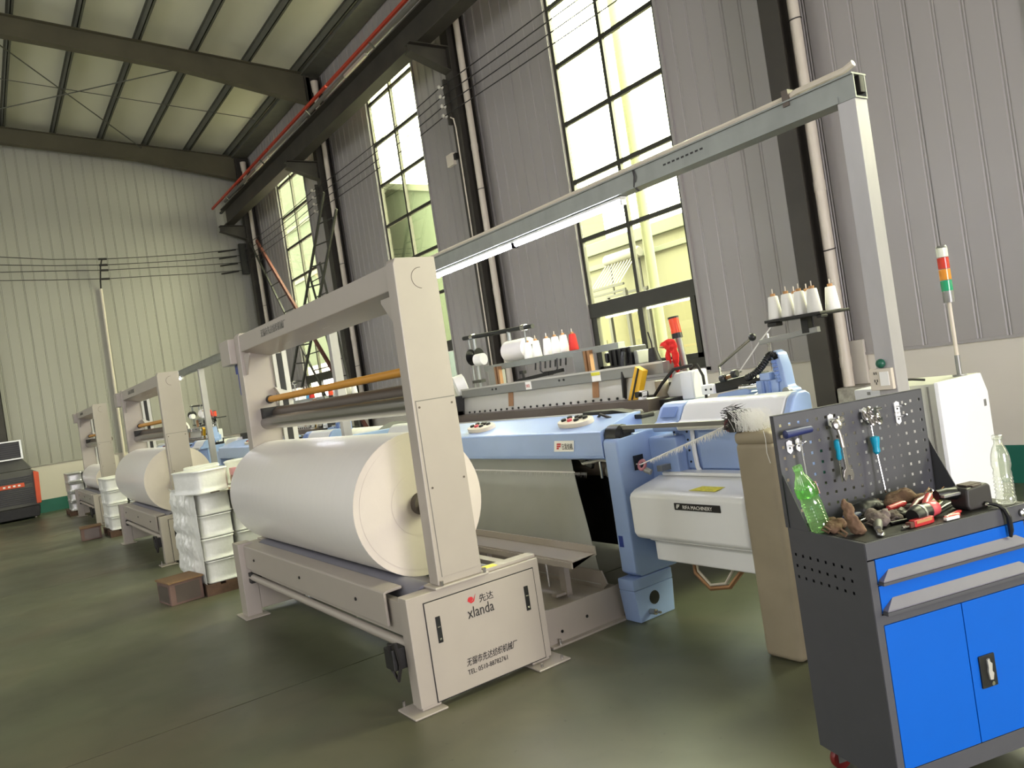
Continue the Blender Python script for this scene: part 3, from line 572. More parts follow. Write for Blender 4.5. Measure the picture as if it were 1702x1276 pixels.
# ================================================================== LOOMS
def loom():
    L = thing('weaving_loom', 'nearest pale blue and white weaving loom with lettered white gear cover', 'loom', (-4.6, 3.9, 0), group='looms in a row')
    side = [(3.15, .30), (3.15, 1.12), (3.17, 1.135), (3.40, 1.15), (4.9, 1.15), (4.9, .30), (4.5, .27), (4.2, .34), (3.72, .34), (3.6, .29), (3.5, .27), (3.2, .27)]
    B().prism(side, 'x', -3.66, -3.53).done('side_frame', 'blue', L, bevel=.015)
    B().prism(side, 'x', -6.75, -6.62).done('side_frame', 'blue', L, bevel=.015)
    B().box(-3.52, -3.515, 3.26, 3.34, .92, 1.01).done('rope_hole', 'black', L, smooth=0)
    B().box(-3.638, -3.60, 3.1485, 3.151, .46, .53).done('frame_decal', 'motorblue', L, smooth=0)
    # shaped web right of the front post
    B().prism([(3.42, .33), (3.42, 1.10), (3.62, 1.10), (3.62, .33)], 'x', -3.54, -3.30).done('side_web', 'blue', L, bevel=.02)
    for x in (-3.595, -6.685):
        for y in (3.28, 4.7):
            w_ = .068; s_ = .17
            ft = B().box(x-w_, x+w_, y-s_, y+s_, .20, .27).prism([(y-s_+.02, .0), (y+s_-.02, .0), (y+s_, .20), (y-s_, .20)], 'x', x-w_, x+w_).done('leveling_foot', 'blue', L, bevel=.008)
            B().cyl((x+w_-.002, y-.01, .125), (x+w_+.002, y-.01, .125), .042, n=16).done('foot_hole', 'dark', ft)
            B().lathe([(.018, 0), (.018, .05), (.008, .05), (.008, .09)], (x+w_, y-.06, .05), (1, 0, .1), 8).done('foot_bolt', 'toolsteel', ft)
    # front beam
    B().prism([(3.15, 1.03), (3.15, 1.178), (3.165, 1.19), (3.43, 1.258), (3.52, 1.262), (3.52, 1.014), (3.16, 1.014)], 'x', -6.62, -3.665).done('front_beam', 'blue', L, bevel=.004)
    B().prism([(3.152, 1.015), (3.149, 1.035), (3.17, 1.035), (3.17, 1.005)], 'x', -6.62, -3.665).done('beam_lip', 'blue', L)
    np_ = B().prism([(-4.155, 1.062), (-3.945, 1.062), (-3.928, 1.135), (-4.135, 1.135)], 'y', 3.143, 3.1485).done('name_plate', 'label', L, bevel=.002)
    text('日发纺机', .046, (-4.062, 3.1415, 1.078), RY, 'inkblack', L, sx=.64, name='plate_lettering')
    lo = B()
    for z, a, b in ((1.112, -4.112, -4.070), (1.098, -4.116, -4.076), (1.084, -4.120, -4.098)): lo.prism([(a, z-.005), (b, z-.005), (b+.004, z+.006), (a+.004, z+.006)], 'y', 3.1405, 3.143)
    lo.done('plate_logo', 'inkred', L, smooth=0)
    # control pads
    sl = math.atan2(.068, .265)
    for xc in (-4.07, -5.27):
        Mx = Matrix.Translation((xc, 3.30, 1.228)) @ Matrix.Rotation(sl, 4, 'X')
        pad = B(); n = 28; pr2 = []
        for i in range(n):
            t = 2*math.pi*i/n; c, s2 = math.cos(t), math.sin(t)
            pr2.append((.165*math.copysign(abs(c)**.8, c), .075*math.copysign(abs(s2)**.9, s2)))
        pad.prism(pr2, 'z', -.01, .028, Mx); p = pad.done('control_pad', 'pvc', L, bevel=.006)
        for i, (u_, v_) in enumerate(((-.10, -.015), (-.085, .03), (-.03, -.02), (-.01, .035), (.035, .03), (.04, -.02), (.09, .02))):
            B().tube([Mx @ Vector((u_, v_, .026)), Mx @ Vector((u_, v_, .040)), Mx @ Vector((u_, v_, .044))], [.019, .019, .015], 12).done('push_button', 'pink' if i == 2 else 'black', p)
    # cloth coming off the loom
    b = B(); rows = [(3.34, 1.02), (3.30, .9), (3.26, .76), (3.22, .6), (3.17, .42), (3.12, .24), (3.10, .21)]
    vs = []
    for y, z in rows: vs += [(-6.55, y, z), (-4.235+(1.02-z)*.52, y, z)]
    b.add(vs, [(2*i, 2*i+1, 2*i+3, 2*i+2) for i in range(len(rows)-1)])
    cl = b.done('woven_cloth', 'cloth', L, fix=False); sm = cl.modifiers.new('s', 'SOLIDIFY'); sm.thickness = .003
    fz = B().cyl((-6.55, 3.262, .90), (-4.12, 3.262, .90), .005, n=6)
    rnd = random.Random(3)
    for k in range(150):
        x = -5.9+k*.0128+rnd.uniform(-.004, .004); h = rnd.uniform(.012, .04)
        fz.add([(x, 3.256, .90), (x+.003, 3.256, .90), (x+.002+rnd.uniform(-.006, .006), 3.25, .90-h)], [(0, 1, 2)])
    fz.done('cloth_fringe', 'fringe', L, kind='stuff', smooth=0)
    # mechanism between cloth and side frame
    B().box(-6.55, -3.68, 3.72, 4.5, .26, 1.02).done('gear_case', 'dark', L, bevel=.02)
    B().cyl((-6.6, 3.50, .90), (-3.67, 3.50, .90), .07, n=20).done('take_up_roller', 'brown', L)
    B().lathe([(.05, 0), (.055, .03), (.055, .2), (.04, .22)], (-3.93, 3.42, .88), (1, 0, 0), 14).done('take_up_coupling', 'grey', L)
    B().lathe([(.045, 0), (.045, .03), (.05, .03), (.05, .06), (.045, .06), (.045, .09), (.05, .09), (.05, .12), (.045, .12), (.045, .2)], (-3.86, 3.5, .62), (0, 0, 1), 12).done('ribbed_spring', 'dark', L)
    B().tube([(-4.1, 3.32, .98), (-4.06, 3.3, .955), (-3.96, 3.29, .965), (-3.88, 3.3, .98), (-3.76, 3.33, .96)], .012, 6).done('guide_hook', 'ltgrey', L)
    B().beam((-4.1, 3.3, 1.0), (-3.97, 3.31, .93), .03, .035).done('temple_arm', 'black', L, bevel=.006)
    B().cyl((-3.92, 3.33, .97), (-3.92, 3.33, .85), .009, n=8).done('guide_pin', 'chrome', L)
    B().box(-3.95, -3.83, 3.5, 3.56, .595, .62).box(-3.78, -3.70, 3.5, 3.58, .50, .66).beam((-3.92, 3.5, .42), (-3.70, 3.5, .39), .03, .03).beam((-3.78, 3.5, .52), (-3.76, 3.5, .40), .03, .03).done('lever_linkage', 'dark', L, bevel=.005)
    # white gear cover
    cov = [(3.17, .52), (3.15, .56), (3.15, .775), (3.165, .80), (3.20, .818), (3.44, .865), (3.52, .865), (3.52, .52)]
    g = B().prism(cov, 'x', -3.50, -2.63).done('gear_cover', 'white', L, bevel=.028, seg=4, smooth=60)
    B().prism([(3.22, .385), (3.22, .50), (3.17, .525), (3.52, .54), (3.52, .385)], 'x', -3.40, -2.63).done('cover_skirt', 'white', L, bevel=.012, seg=3)
    B().box(-3.44, -2.66, 3.40, 3.50, .862, .885).done('cover_ridge', 'white', L, bevel=.012, seg=3)
    pl_ = B().box(-3.12, -2.79, 3.143, 3.1505, .722, .762).done('lettered_plate', 'black', L, bevel=.003)
    text('RIFA MACHINERY', .029, (-3.055, 3.1415, .7315), RY, 'label', L, name='plate_lettering', sx=.93)
    lo = B()
    for z, a, b2 in ((.752, -3.10, -3.078), (.744, -3.102, -3.082), (.736, -3.104, -3.092)): lo.prism([(a, z-.003), (b2, z-.003), (b2+.003, z+.003), (a+.003, z+.003)], 'y', 3.1405, 3.143)
    lo.done('plate_logo', 'label', L, smooth=0)
    B().prism([(-3.05, 3.205), (-2.86, 3.205), (-2.84, 3.27), (-3.0, 3.27)], 'z', .8205, .8215, Matrix.Translation((0, 3.2, .82)) @ Matrix.Rotation(math.atan2(.047, .24), 4, 'X') @ Matrix.Translation((0, -3.2, -.8185))).done('caution_sticker', 'sticker', L, smooth=0)
    B().tube([(-3.23, 3.35, .40), (-3.18, 3.3, .31), (-3.05, 3.27, .245), (-2.92, 3.28, .27), (-2.85, 3.32, .36), (-2.84, 3.36, .42)], .014, 7).done('loose_hose', 'bronze', L)
    B().tube([(-3.21, 3.35, .40), (-3.15, 3.29, .33), (-3.04, 3.26, .27), (-2.94, 3.27, .29), (-2.88, 3.32, .40)], .008, 6).done('loose_wire', 'pvc', L)
    # blue housing above it
    B().box(-3.40, -2.50, 3.52, 3.65, .42, 1.14).done('drive_housing', 'blue', L, bevel=.012)
    B().box(-3.20, -2.52, 3.505, 3.53, .885, 1.115).done('housing_door', 'blue', L, bevel=.02, seg=3)
    B().tube([(-3.235, 3.505, 1.13), (-3.235, 3.50, 1.0), (-3.225, 3.497, .90), (-3.20, 3.49, .872)], .014, 6).done('door_strip', 'white', L)
    bp = B().box(-3.40, -3.255, 3.508, 3.525, .89, 1.13).done('bolt_plate', 'blue', L, bevel=.003)
    for x in (-3.385, -3.28):
        for z in (.93, 1.0, 1.065, 1.115): B().cyl((x, 3.508, z), (x, 3.504, z), .007, n=8).done('bolt_hole', 'dark', bp)
    B().tube([(-3.355, 3.508, 1.10), (-3.355, 3.48, 1.10), (-3.352, 3.478, 1.08), (-3.345, 3.478, 1.01), (-3.342, 3.48, .99), (-3.342, 3.508, .99)], .010, 8).done('grab_handle', 'chrome', L)
    # hood
    hp = [(3.40, 1.135), (3.395, 1.16), (3.41, 1.185), (3.44, 1.20), (3.49, 1.275), (3.53, 1.30), (3.60, 1.302), (3.64, 1.28), (3.64, 1.135)]
    B().prism(hp, 'x', -3.26, -2.535).done('hood', 'white', L, bevel=.022, seg=4, smooth=60)
    hl = B().prism([(a, z-.002) for a, z in hp], 'x', -3.46, -3.262).done('hood_side', 'blue', L, bevel=.012, seg=3)
    B().prism([(3.445, 1.215), (3.482, 1.27), (3.48, 1.275), (3.438, 1.217)], 'x', -3.42, -3.30).done('vent_recess', 'bluedark', hl, smooth=0)
    B().prism([(a, z+.001) for a, z in hp], 'x', -2.533, -2.485).done('hood_side', 'blue', L, bevel=.02, seg=4, smooth=60)
    B().box(-3.24, -2.62, 3.39, 3.41, 1.145, 1.17).done('hood_groove', 'ltgrey', L, bevel=.004)
    # flat bar and selvage
    B().box(-3.62, -2.72, 3.22, 3.24, 1.182, 1.207).done('temple_bar', 'conduitgrey', L, bevel=.003)
    B().box(-3.58, -3.53, 3.22, 3.32, 1.15, 1.183).done('bar_bracket', 'dark', L, bevel=.005)
    for c, r_, nm in (((-3.45, 3.26, .955), .026, 'pink'), ((-2.70, 3.22, 1.185), .03, 'pink')):
        B().tube([(c[0]+r_*math.cos(t), c[1]+.4*r_*math.sin(t), c[2]+r_*math.sin(t)) for t in (i*2*math.pi/18 for i in range(18))], .010, 7, closed=True).done('selvage_ring', 'pinkring' if c[0] < -3 else 'darkred', L)
    B().lathe([(.012, 0), (.018, .01), (.018, .05)], (-3.44, 3.26, .93), (.9, .3, -.45), 10).done('ring_bracket', 'grey', L); B().box(-3.41, -3.37, 3.34, 3.43, .90, .935).done('bracket_base', 'grey', L)
    p, q = Vector((-3.45, 3.25, .96)), Vector((-2.70, 3.21, 1.185))
    B().tube([Vector((-3.58, 3.30, .955)), p, q], .004, 6).done('selvage_cord', 'fringe', L)
    fr = B(); rnd = random.Random(5)
    for k in range(260):
        t = .12+.86*k/260; o = p.lerp(q, t); h = rnd.uniform(.01, .05)*(.5+t*.6); dx = rnd.uniform(-.012, .012)
        fr.add([o+Vector((-.003, 0, 0)), o+Vector((.003, 0, 0)), o+Vector((dx, rnd.uniform(-.02, .02), -h))], [(0, 1, 2)])
    fr.done('selvage_fringe', 'fringe', L, kind='stuff', smooth=0)
    # sley, reed and top beam
    B().prism([(3.52, 1.10), (3.52, 1.20), (3.60, 1.225), (3.75, 1.235), (3.75, 1.10)], 'x', -6.6, -3.72).done('race_board', 'grey', L, bevel=.004)
    B().prism([(3.70, 1.225), (3.72, 1.315), (3.90, 1.315), (3.92, 1.22)], 'x', -6.5, -3.78).done('sley', 'brown', L, bevel=.004)
    B().cyl((-6.5, 3.66, 1.245), (-3.8, 3.66, 1.245), .014, n=10).done('sley_rod', 'ltgrey', L)
    rp_ = B().prism([(3.90, 1.30), (3.925, 1.475), (3.94, 1.475), (3.92, 1.30)], 'x', -6.5, -4.02).done('reed_plate', 'ltgrey', L, smooth=0)
    for k in range(26): B().cyl((-6.40+k*.092, 3.895, 1.328), (-6.40+k*.092, 3.9065, 1.328), .010, n=6).done('plate_hole', 'black', rp_, smooth=0)
    for x in (-5.72, -4.56): B().prism([(3.907, 1.35), (3.924, 1.472), (3.931, 1.472), (3.914, 1.35)], 'x', x, x+.07, Matrix.Translation((0, -.008, 0))).done('rust_strap', 'bronze', L, smooth=0)
    B().box(-6.5, -3.78, 3.90, 4.02, 1.472, 1.555).done('top_beam', 'grey', L, bevel=.005)
    B().box(-6.5, -3.78, 3.895, 3.905, 1.545, 1.56).done('beam_edge', 'ltgrey', L, smooth=0)
    B().box(-5.41, -5.33, 3.894, 3.899, 1.478, 1.545).done('tag_label', 'label', L, smooth=0)
    B().box(-4.53, -4.43, 3.894, 3.899, 1.475, 1.548).done('notice_label', 'label', L, smooth=0); B().box(-4.53, -4.43, 3.892, 3.895, 1.52, 1.545).done('notice_header', 'sticker', L, smooth=0)
    text('502', .035, (-5.40, 3.892, 1.498), RY, 'inkred', L, name='tag_lettering')
    for x in (-5.94, -5.88, -4.94, -4.88): B().cyl((x, 3.90, 1.52), (x, 3.893, 1.52), .009, n=8).done('beam_screw', 'black', L)
    for x in (-6.62, -3.82):
        B().box(x, x+.12, 3.82, 4.15, 1.10, 1.50 if x < -5 else 1.30).done('sley_bearing', 'dark', L, bevel=.01)
    # creel above
    B().prism([(4.28, 1.70), (4.28, 1.755), (4.36, 1.755), (4.36, 1.70)], 'x', -6.62, -4.60).done('creel_rail', 'galv', L, bevel=.003)
    for x in (-6.52, -5.16): B().box(x, x+.13, 4.26, 4.38, 1.54, 1.735).done('creel_post', 'grey', L, bevel=.006)
    for x in (-6.38, -5.00): B().box(x, x+.03, 4.24, 4.28, 1.55, 1.73).box(x+.05, x+.08, 4.24, 4.28, 1.55, 1.73).done('copper_strap', 'bronze', L, smooth=0)
    B().cyl((-6.95, 4.30, 2.085), (-5.72, 4.30, 2.045), .022, n=10).done('creel_bar', 'black', L)
    for x, z0, z1, rr in ((-6.86, 1.55, 2.085, .012), (-6.76, 1.55, 2.08, .02), (-6.12, 1.96, 2.06, .02), (-5.86, 1.74, 2.05, .007)): B().cyl((x, 4.30, z0), (x, 4.30, z1), rr, n=8).done('creel_upright', 'galv', L)
    for x, z in ((-6.78, 2.08), (-5.86, 2.05)): B().cyl((x-.03, 4.30, z), (x+.03, 4.30, z), .03, n=12).done('bar_collar', 'chrome', L)
    B().lathe([(.02, -.06), (.085, -.055), (.03, -.035), (.03, .035), (.085, .055), (.02, .06)], (-6.70, 4.25, 1.87), (1, .3, 0), 18).done('tension_wheel', 'black', L)
    B().lathe([(.02, -.05), (.06, -.05), (.06, .05), (.02, .05)], (-6.57, 4.22, 1.83), (1, .3, 0), 18).done('tension_bobbin', 'yarn', L)
    B().box(-6.86, -6.70, 4.27, 4.33, 1.60, 1.63).done('wheel_bracket', 'black', L)
    B().lathe([(.10, -.06), (.13, -.05), (.13, .05), (.10, .06)], (-6.82, 4.1, 1.58), (.5, 1, .25), 18).done('selvage_drum', 'yarn', L)
    B().tube([(-5.62, 4.25, 1.71), (-5.62, 4.24, 1.62), (-5.58, 4.24, 1.60), (-5.40, 4.24, 1.60), (-5.37, 4.24, 1.62), (-5.37, 4.25, 1.71)], .007, 6).done('thread_guide', 'black', L)
    for k in range(7): B().cyl((-5.72+k*.075, 4.27, 1.70), (-5.71+k*.075, 4.25, 1.64), .008, n=6).done('thread_eye', 'dark', L)
    B().beam((-5.95, 4.2, 1.56), (-5.25, 4.2, 1.60), .03, .03).box(-5.50, -5.44, 4.18, 4.24, 1.57, 1.61).done('guide_arm', 'dark', L)
    B().box(-5.90, -5.84, 4.2, 4.24, 1.62, 1.65).cyl((-5.87, 4.22, 1.56), (-5.87, 4.22, 1.64), .012, n=8).done('guide_clamp', 'dark', L)
    # right hand equipment
    c = B().box(-4.42, -4.18, 4.0, 4.18, 1.555, 1.70).box(-4.45, -4.42, 3.98, 4.1, 1.60, 1.68).done('dobby_motor', 'black', L, bevel=.012)
    for k in range(4): B().box(-4.40+k*.055, -4.38+k*.055, 3.985, 4.0, 1.575, 1.69).done('motor_fin', 'dark', c)
    B().box(-4.17, -4.13, 4.02, 4.16, 1.56, 1.66).done('motor_cap', 'grey', L, bevel=.008)
    B().tube([(-4.22, 3.97, 1.66), (-4.20, 3.93, 1.58), (-4.19, 3.90, 1.45), (-4.20, 3.9, 1.33)], .018, 7).done('motor_cable', 'black', L)
    B().cyl((-3.99, 4.05, 1.56), (-4.0, 4.05, 1.66), .05, .03, 10).tube([(-4.0, 4.05, 1.66), (-4.0, 4.05, 1.7), (-4.02, 4.05, 1.78)], .006, 5).done('sensor_head', 'dark', L)
    y = B().beam((-4.07, 3.84, 1.245), (-3.925, 3.84, 1.528), .05, .085, (1, 0, 0)).done('light_barrier', 'yellow', L, label='yellow slanted sensor bar', bevel=.003)
    B().beam((-4.072, 3.812, 1.25), (-3.927, 3.812, 1.532), .006, .012, (1, 0, 0)).done('barrier_slot', 'black', y)
    B().box(-4.14, -3.84, 3.76, 3.90, 1.215, 1.245).box(-3.95, -3.87, 3.76, 3.82, 1.33, 1.37).done('barrier_mount', 'black', L, bevel=.004)
    B().beam((-3.88, 3.78, 1.37), (-3.94, 3.78, 1.20), .04, .04).done('barrier_arm', 'white', L)
    B().box(-4.22, -3.60, 3.46, 3.58, 1.215, 1.245).prism([(-4.20, 1.24), (-4.18, 1.285), (-3.87, 1.285), (-3.67, 1.255), (-3.67, 1.235)], 'y', 3.46, 3.56).done('cutter_head', 'dark', L, bevel=.008)
    B().tube([(-3.98, 3.42, 1.24), (-3.90, 3.38, 1.27), (-3.80, 3.38, 1.24), (-3.78, 3.40, 1.20), (-3.86, 3.40, 1.18)], .010, 6).done('cutter_cable', 'wire', L)
    B().lathe([(.05, 0), (.07, .02), (.07, .12), (.05, .14)], (-3.675, 3.24, 1.145), (1, 0, 0), 14).done('beam_end_gear', 'black', L)
    # signal lamp on a post
    B().cyl((-3.70, 4.06, 1.30), (-3.745, 4.06, 1.70), .022, n=10).done('lamp_post', 'grey', L)
    sl_ = B().lathe([(.036, 0), (.036, .105)], (-3.755, 4.06, 1.735), (-.1, 0, 1), 14).done('signal_lamp', 'lampred', L)
    B().lathe([(.038, 0), (.038, .012)], (-3.766, 4.06, 1.84), (-.1, 0, 1), 14).lathe([(.037, 0), (.037, .035)], (-3.751, 4.06, 1.70), (-.1, 0, 1), 14).done('lamp_cap', 'black', sl_)
    # yarn feeders
    f1 = B().prism([(-3.86, 1.33), (-3.76, 1.46), (-3.70, 1.46), (-3.70, 1.20), (-3.78, 1.20)], 'y', 3.98, 4.10).box(-3.70, -3.585, 3.96, 4.12, 1.27, 1.465).box(-3.74, -3.60, 3.97, 4.1, 1.20, 1.28).done('yarn_feeder', 'white', L, bevel=.012, seg=3)
    B().cyl((-3.95, 4.04, 1.42), (-3.95, 4.04, 1.27), .05, n=12).done('feeder_drum', 'pvc', L)
    B().tube([(-3.60, 4.0, 1.50), (-3.72, 3.94, 1.49), (-3.84, 3.93, 1.40), (-3.93, 3.93, 1.32), (-4.03, 3.92, 1.32)], .012, 6).done('feeder_cable', 'wire', L)
    B().tube([(-3.66, 4.04, 1.47), (-3.58, 4.02, 1.50), (-3.54, 4.02, 1.42), (-3.52, 4.0, 1.28), (-3.52, 3.98, 1.2)], .010, 6).done('feeder_cable', 'wire', L)
    B().box(-3.90, -3.75, 4.06, 4.14, 1.15, 1.40).prism([(-3.86, 1.30), (-3.78, 1.20), (-3.78, 1.12), (-3.95, 1.12), (-3.93, 1.30)], 'y', 4.0, 4.04).done('feeder_bracket', 'black', L)
    # lever, carrier arm, hose and arch
    Y = 3.75
    lv = B().tube([(-3.16, Y, 1.34), (-3.165, Y, 1.478), (-2.896, Y, 1.620)], .009, 8).tube([(-3.164, Y, 1.41), (-3.0, Y, 1.432)], .006, 6).done('hand_lever', 'chrome', L)
    B().ell((-2.89, Y, 1.623), (.023, .023, .023)).done('lever_knob', 'black', lv)
    for x, z in ((-3.105, 1.404), (-3.015, 1.424)): B().lathe([(.018, -.02), (.024, -.015), (.024, .015), (.018, .02)], (x, Y-.05, z), (1, 0, .1), 10).done('tension_knob', 'black', L)
    B().cyl((-3.09, Y-.04, 1.405), (-3.03, Y-.04, 1.416), .012, n=8).done('tension_roller', 'bronze', L)
    B().prism([(-3.25, 1.33), (-3.235, 1.375), (-3.02, 1.40), (-2.85, 1.416), (-2.85, 1.372), (-3.0, 1.335), (-3.20, 1.315)], 'y', Y-.02, Y+.06).done('carrier_arm', 'dark', L, bevel=.008)
    B().box(-3.29, -3.20, Y-.05, Y+.02, 1.315, 1.375).done('arm_block', 'white', L, bevel=.006)
    for x in (-3.21, -3.25): B().cyl((x, Y-.05, 1.345), (x, Y-.055, 1.345), .007, n=8).done('arm_bolt', 'dark', L)
    B().prism([(-3.20, 1.275), (-3.17, 1.31), (-2.95, 1.335), (-2.93, 1.30), (-3.0, 1.275)], 'y', Y-.04, Y+.05).done('rapier_guide', 'blue', L, bevel=.006)
    B().cyl((-3.01, Y-.02, 1.335), (-2.88, Y-.02, 1.337), .022, n=14).done('drive_cylinder', 'chrome', L)
    B().box(-2.882, -2.735, Y-.04, Y+.12, 1.26, 1.366).box(-2.845, -2.775, Y-.05, Y+.1, 1.366, 1.408).done('wheel_block', 'blue', L, bevel=.006)
    for x in (-2.84, -2.80): B().box(x, x+.018, Y-.05, Y-.03, 1.27, 1.362).done('block_rib', 'bluedark', L)
    arch = [(-2.74, 1.25), (-2.732, 1.37), (-2.735, 1.44), (-2.755, 1.48), (-2.778, 1.495), (-2.772, 1.517), (-2.745, 1.532), (-2.713, 1.51), (-2.693, 1.43), (-2.685, 1.32), (-2.65, 1.30), (-2.65, 1.25)]
    B().prism(arch, 'y', Y-.03, Y+.06).done('arch_guard', 'blue', L, bevel=.01)
    for k in range(6): B().cyl((-2.735+.003*k, Y-.02, 1.47-.022*k), (-2.745+.003*k, Y-.05, 1.467-.022*k), .010, n=7).done('guard_clip', 'bluedark', L)
    B().cyl((-2.674, Y-.03, 1.294), (-2.674, Y-.06, 1.294), .024, n=14).done('guard_cap', 'grey', L)
    B().lathe([(.02, 0), (.028, .02), (.028, .05), (.013, .06)], (-2.655, Y-.04, 1.258), (1, -.2, -.2), 10).done('end_fitting', 'bluedark', L)
    path = [Vector((-2.96, Y-.02, 1.388)), Vector((-2.897, Y-.02, 1.408)), Vector((-2.86, Y-.02, 1.43)), Vector((-2.828, Y-.02, 1.458)), Vector((-2.79, Y-.02, 1.495)), Vector((-2.757, Y-.02, 1.512)), Vector((-2.735, Y-.02, 1.50)), Vector((-2.73, Y-.02, 1.475))]
    pp = []; rr = []
    for i in range(len(path)-1):
        for k in range(6): pp.append(path[i].lerp(path[i+1], k/6)); rr.append(.023 if k % 2 else .018)
    B().tube(pp, rr, 10).done('corrugated_hose', 'black', L)
    for x in (-2.90, -2.87): B().cyl((x, Y-.02, 1.394), (x, Y-.028, 1.394), .011, n=10).done('arm_eye', 'chrome', L)
    # right cone tray on its post
    B().cyl((-2.79, Y+.02, 1.27), (-2.80, Y+.02, 1.63), .010, n=10).cyl((-2.765, Y, 1.27), (-2.772, Y, 1.60), .007, n=8).done('tray_post', 'chrome', L)
    B().beam((-2.839, Y, 1.586), (-2.455, Y, 1.611), .03, .03).done('tray_arm', 'grey', L, bevel=.003)
    B().beam((-2.525, Y, 1.60), (-2.525, Y, 1.69), .04, .04).cyl((-2.485, Y, 1.60), (-2.485, Y, 1.69), .006, n=8).done('tray_column', 'dark', L)
    B().box(-2.72, -2.37, 3.65, 3.93, 1.685, 1.702).box(-2.71, -2.65, 3.66, 3.72, 1.662, 1.685).box(-2.40, -2.37, 3.66, 3.72, 1.668, 1.685).done('cone_tray', 'dark', L, bevel=.004)
    B().tube([(-3.02, Y, 1.43), (-2.85, Y, 1.585), (-2.72, Y, 1.69)], .004, 5).done('thread_strand', 'fringe', L)
    # back and left side bodies
    B().cyl((-6.5, 4.95, .78), (-3.80, 4.95, .78), .40, n=40).done('warp_beam', 'yarn', L)
    B().cyl((-6.58, 4.95, .78), (-6.55, 4.95, .78), .45, n=40).done('beam_flange', 'grey', L); B().cyl((-3.76, 4.95, .78), (-3.73, 4.95, .78), .45, n=40).done('beam_flange', 'grey', L)
    B().box(-7.35, -6.77, 3.35, 4.2, .45, 1.12).done('left_housing', 'blue', L, bevel=.02)
    B().prism([(a, z) for a, z in hp], 'x', -7.36, -6.78).done('left_hood', 'white', L, bevel=.02, seg=3)
    B().box(-6.9, -6.5, 3.6, 3.9, 1.26, 1.36).box(-6.74, -6.62, 3.9, 4.1, 1.3, 1.5).done('left_drive', 'dark', L, bevel=.01)
    B().beam((-6.66, 3.84, 1.245), (-6.56, 3.84, 1.49), .05, .075, (1, 0, 0)).done('light_barrier', 'yellow', L, label='yellow slanted sensor bar')
    B().box(-7.30, -7.18, 3.9, 4.3, 1.12, 1.62).box(-7.1, -6.95, 3.9, 4.3, 1.12, 1.45).done('control_post', 'grey', L, bevel=.02)
    return L
loom0 = loom()
dup(loom0, (-6.5, 0, 0), 'second blue and white weaving loom, seen through the nearest winding frame', 'looms in a row')
dup(loom0, (-13.0, 0, 0), 'farthest weaving loom, seen through the second winding frame', 'looms in a row')
# cones, spools
cone_me = {}
def yarn_cone(loc, m, tilt=0., s=1., label='', group='', name='yarn_cone'):
    o = bpy.data.objects.new(name, None); COL.objects.link(o); o.location = loc; o.rotation_euler = (0, tilt, 0); o.scale = (s, s, s)
    if 'core' not in cone_me:
        for k, mm in (('y', 'yarn'), ('r', 'redyarn'), ('b', 'blueyarn')):
            t = B().lathe([(.044, .0), (.047, .006), (.032, .145), (.028, .15)], n=18).done('yarn_winding', mm, o); cone_me[k] = t.data; bpy.data.objects.remove(t)
        t = B().lathe([(.028, -.004), (.016, .155), (.016, .168), (.010, .168)], n=12).done('cone_core', 'card', o); cone_me['core'] = t.data; bpy.data.objects.remove(t)
        t = B().cyl((0, 0, 0), (0, 0, .20), .004, n=6).done('cone_pin', 'pvc', o); cone_me['pin'] = t.data; bpy.data.objects.remove(t)
    for nm, k in (('yarn_winding', m), ('cone_core', 'core'), ('cone_pin', 'pin')):
        c = bpy.data.objects.new(nm, cone_me[k]); COL.objects.link(c); c.parent = o
    tag(o, label, 'yarn cone', group); return o
ON = ['first', 'second', 'third', 'fourth', 'fifth', 'sixth', 'seventh', 'eighth']
LN = ['nearest', 'second', 'farthest']
for li, dx in enumerate((0, -6.5, -13.0)):
    for k, x in enumerate((-5.87, -5.74, -5.57, -5.45, -5.33, -5.20)):
        m = 'r' if k == 5 else ('b' if (li == 1 and k == 4) else 'y'); cn = {'r': 'red', 'b': 'blue', 'y': 'white'}[m]
        yarn_cone((x+dx, 4.32, 1.757), m, 0, 1.0 if k < 5 else .95, ON[k]+' cone from the left, '+cn+', on the rear creel rail of the '+LN[li]+' loom', 'cones on the creel of the '+LN[li]+' loom')
    if li < 2:
        for k, (x, y) in enumerate(((-2.675, 3.70), (-2.635, 3.84), (-2.59, 3.70), (-2.555, 3.84), (-2.51, 3.70), (-2.43, 3.70), (-2.405, 3.83))):
            yarn_cone((x+dx, y, 1.703), 'y', 0, .84, ON[k]+' white cone from the left on the dark tray right of the '+LN[li]+' loom', 'cones on the side tray of the '+LN[li]+' loom')
    sp = thing('yarn_spool', 'fat glossy white spool lying behind the creel rail of the '+LN[li]+' loom', 'spool', (-6.13+dx, 4.40, 1.86))
    B().tube([(x+dx, 4.40, 1.86) for x in (-6.31, -6.30, -5.96, -5.95)], [.092, .105, .105, .092], 28).done('spool_winding', 'roll', sp)
    B().cyl((-6.33+dx, 4.40, 1.86), (-5.93+dx, 4.40, 1.86), .035, n=14).done('spool_core', 'dark', sp)
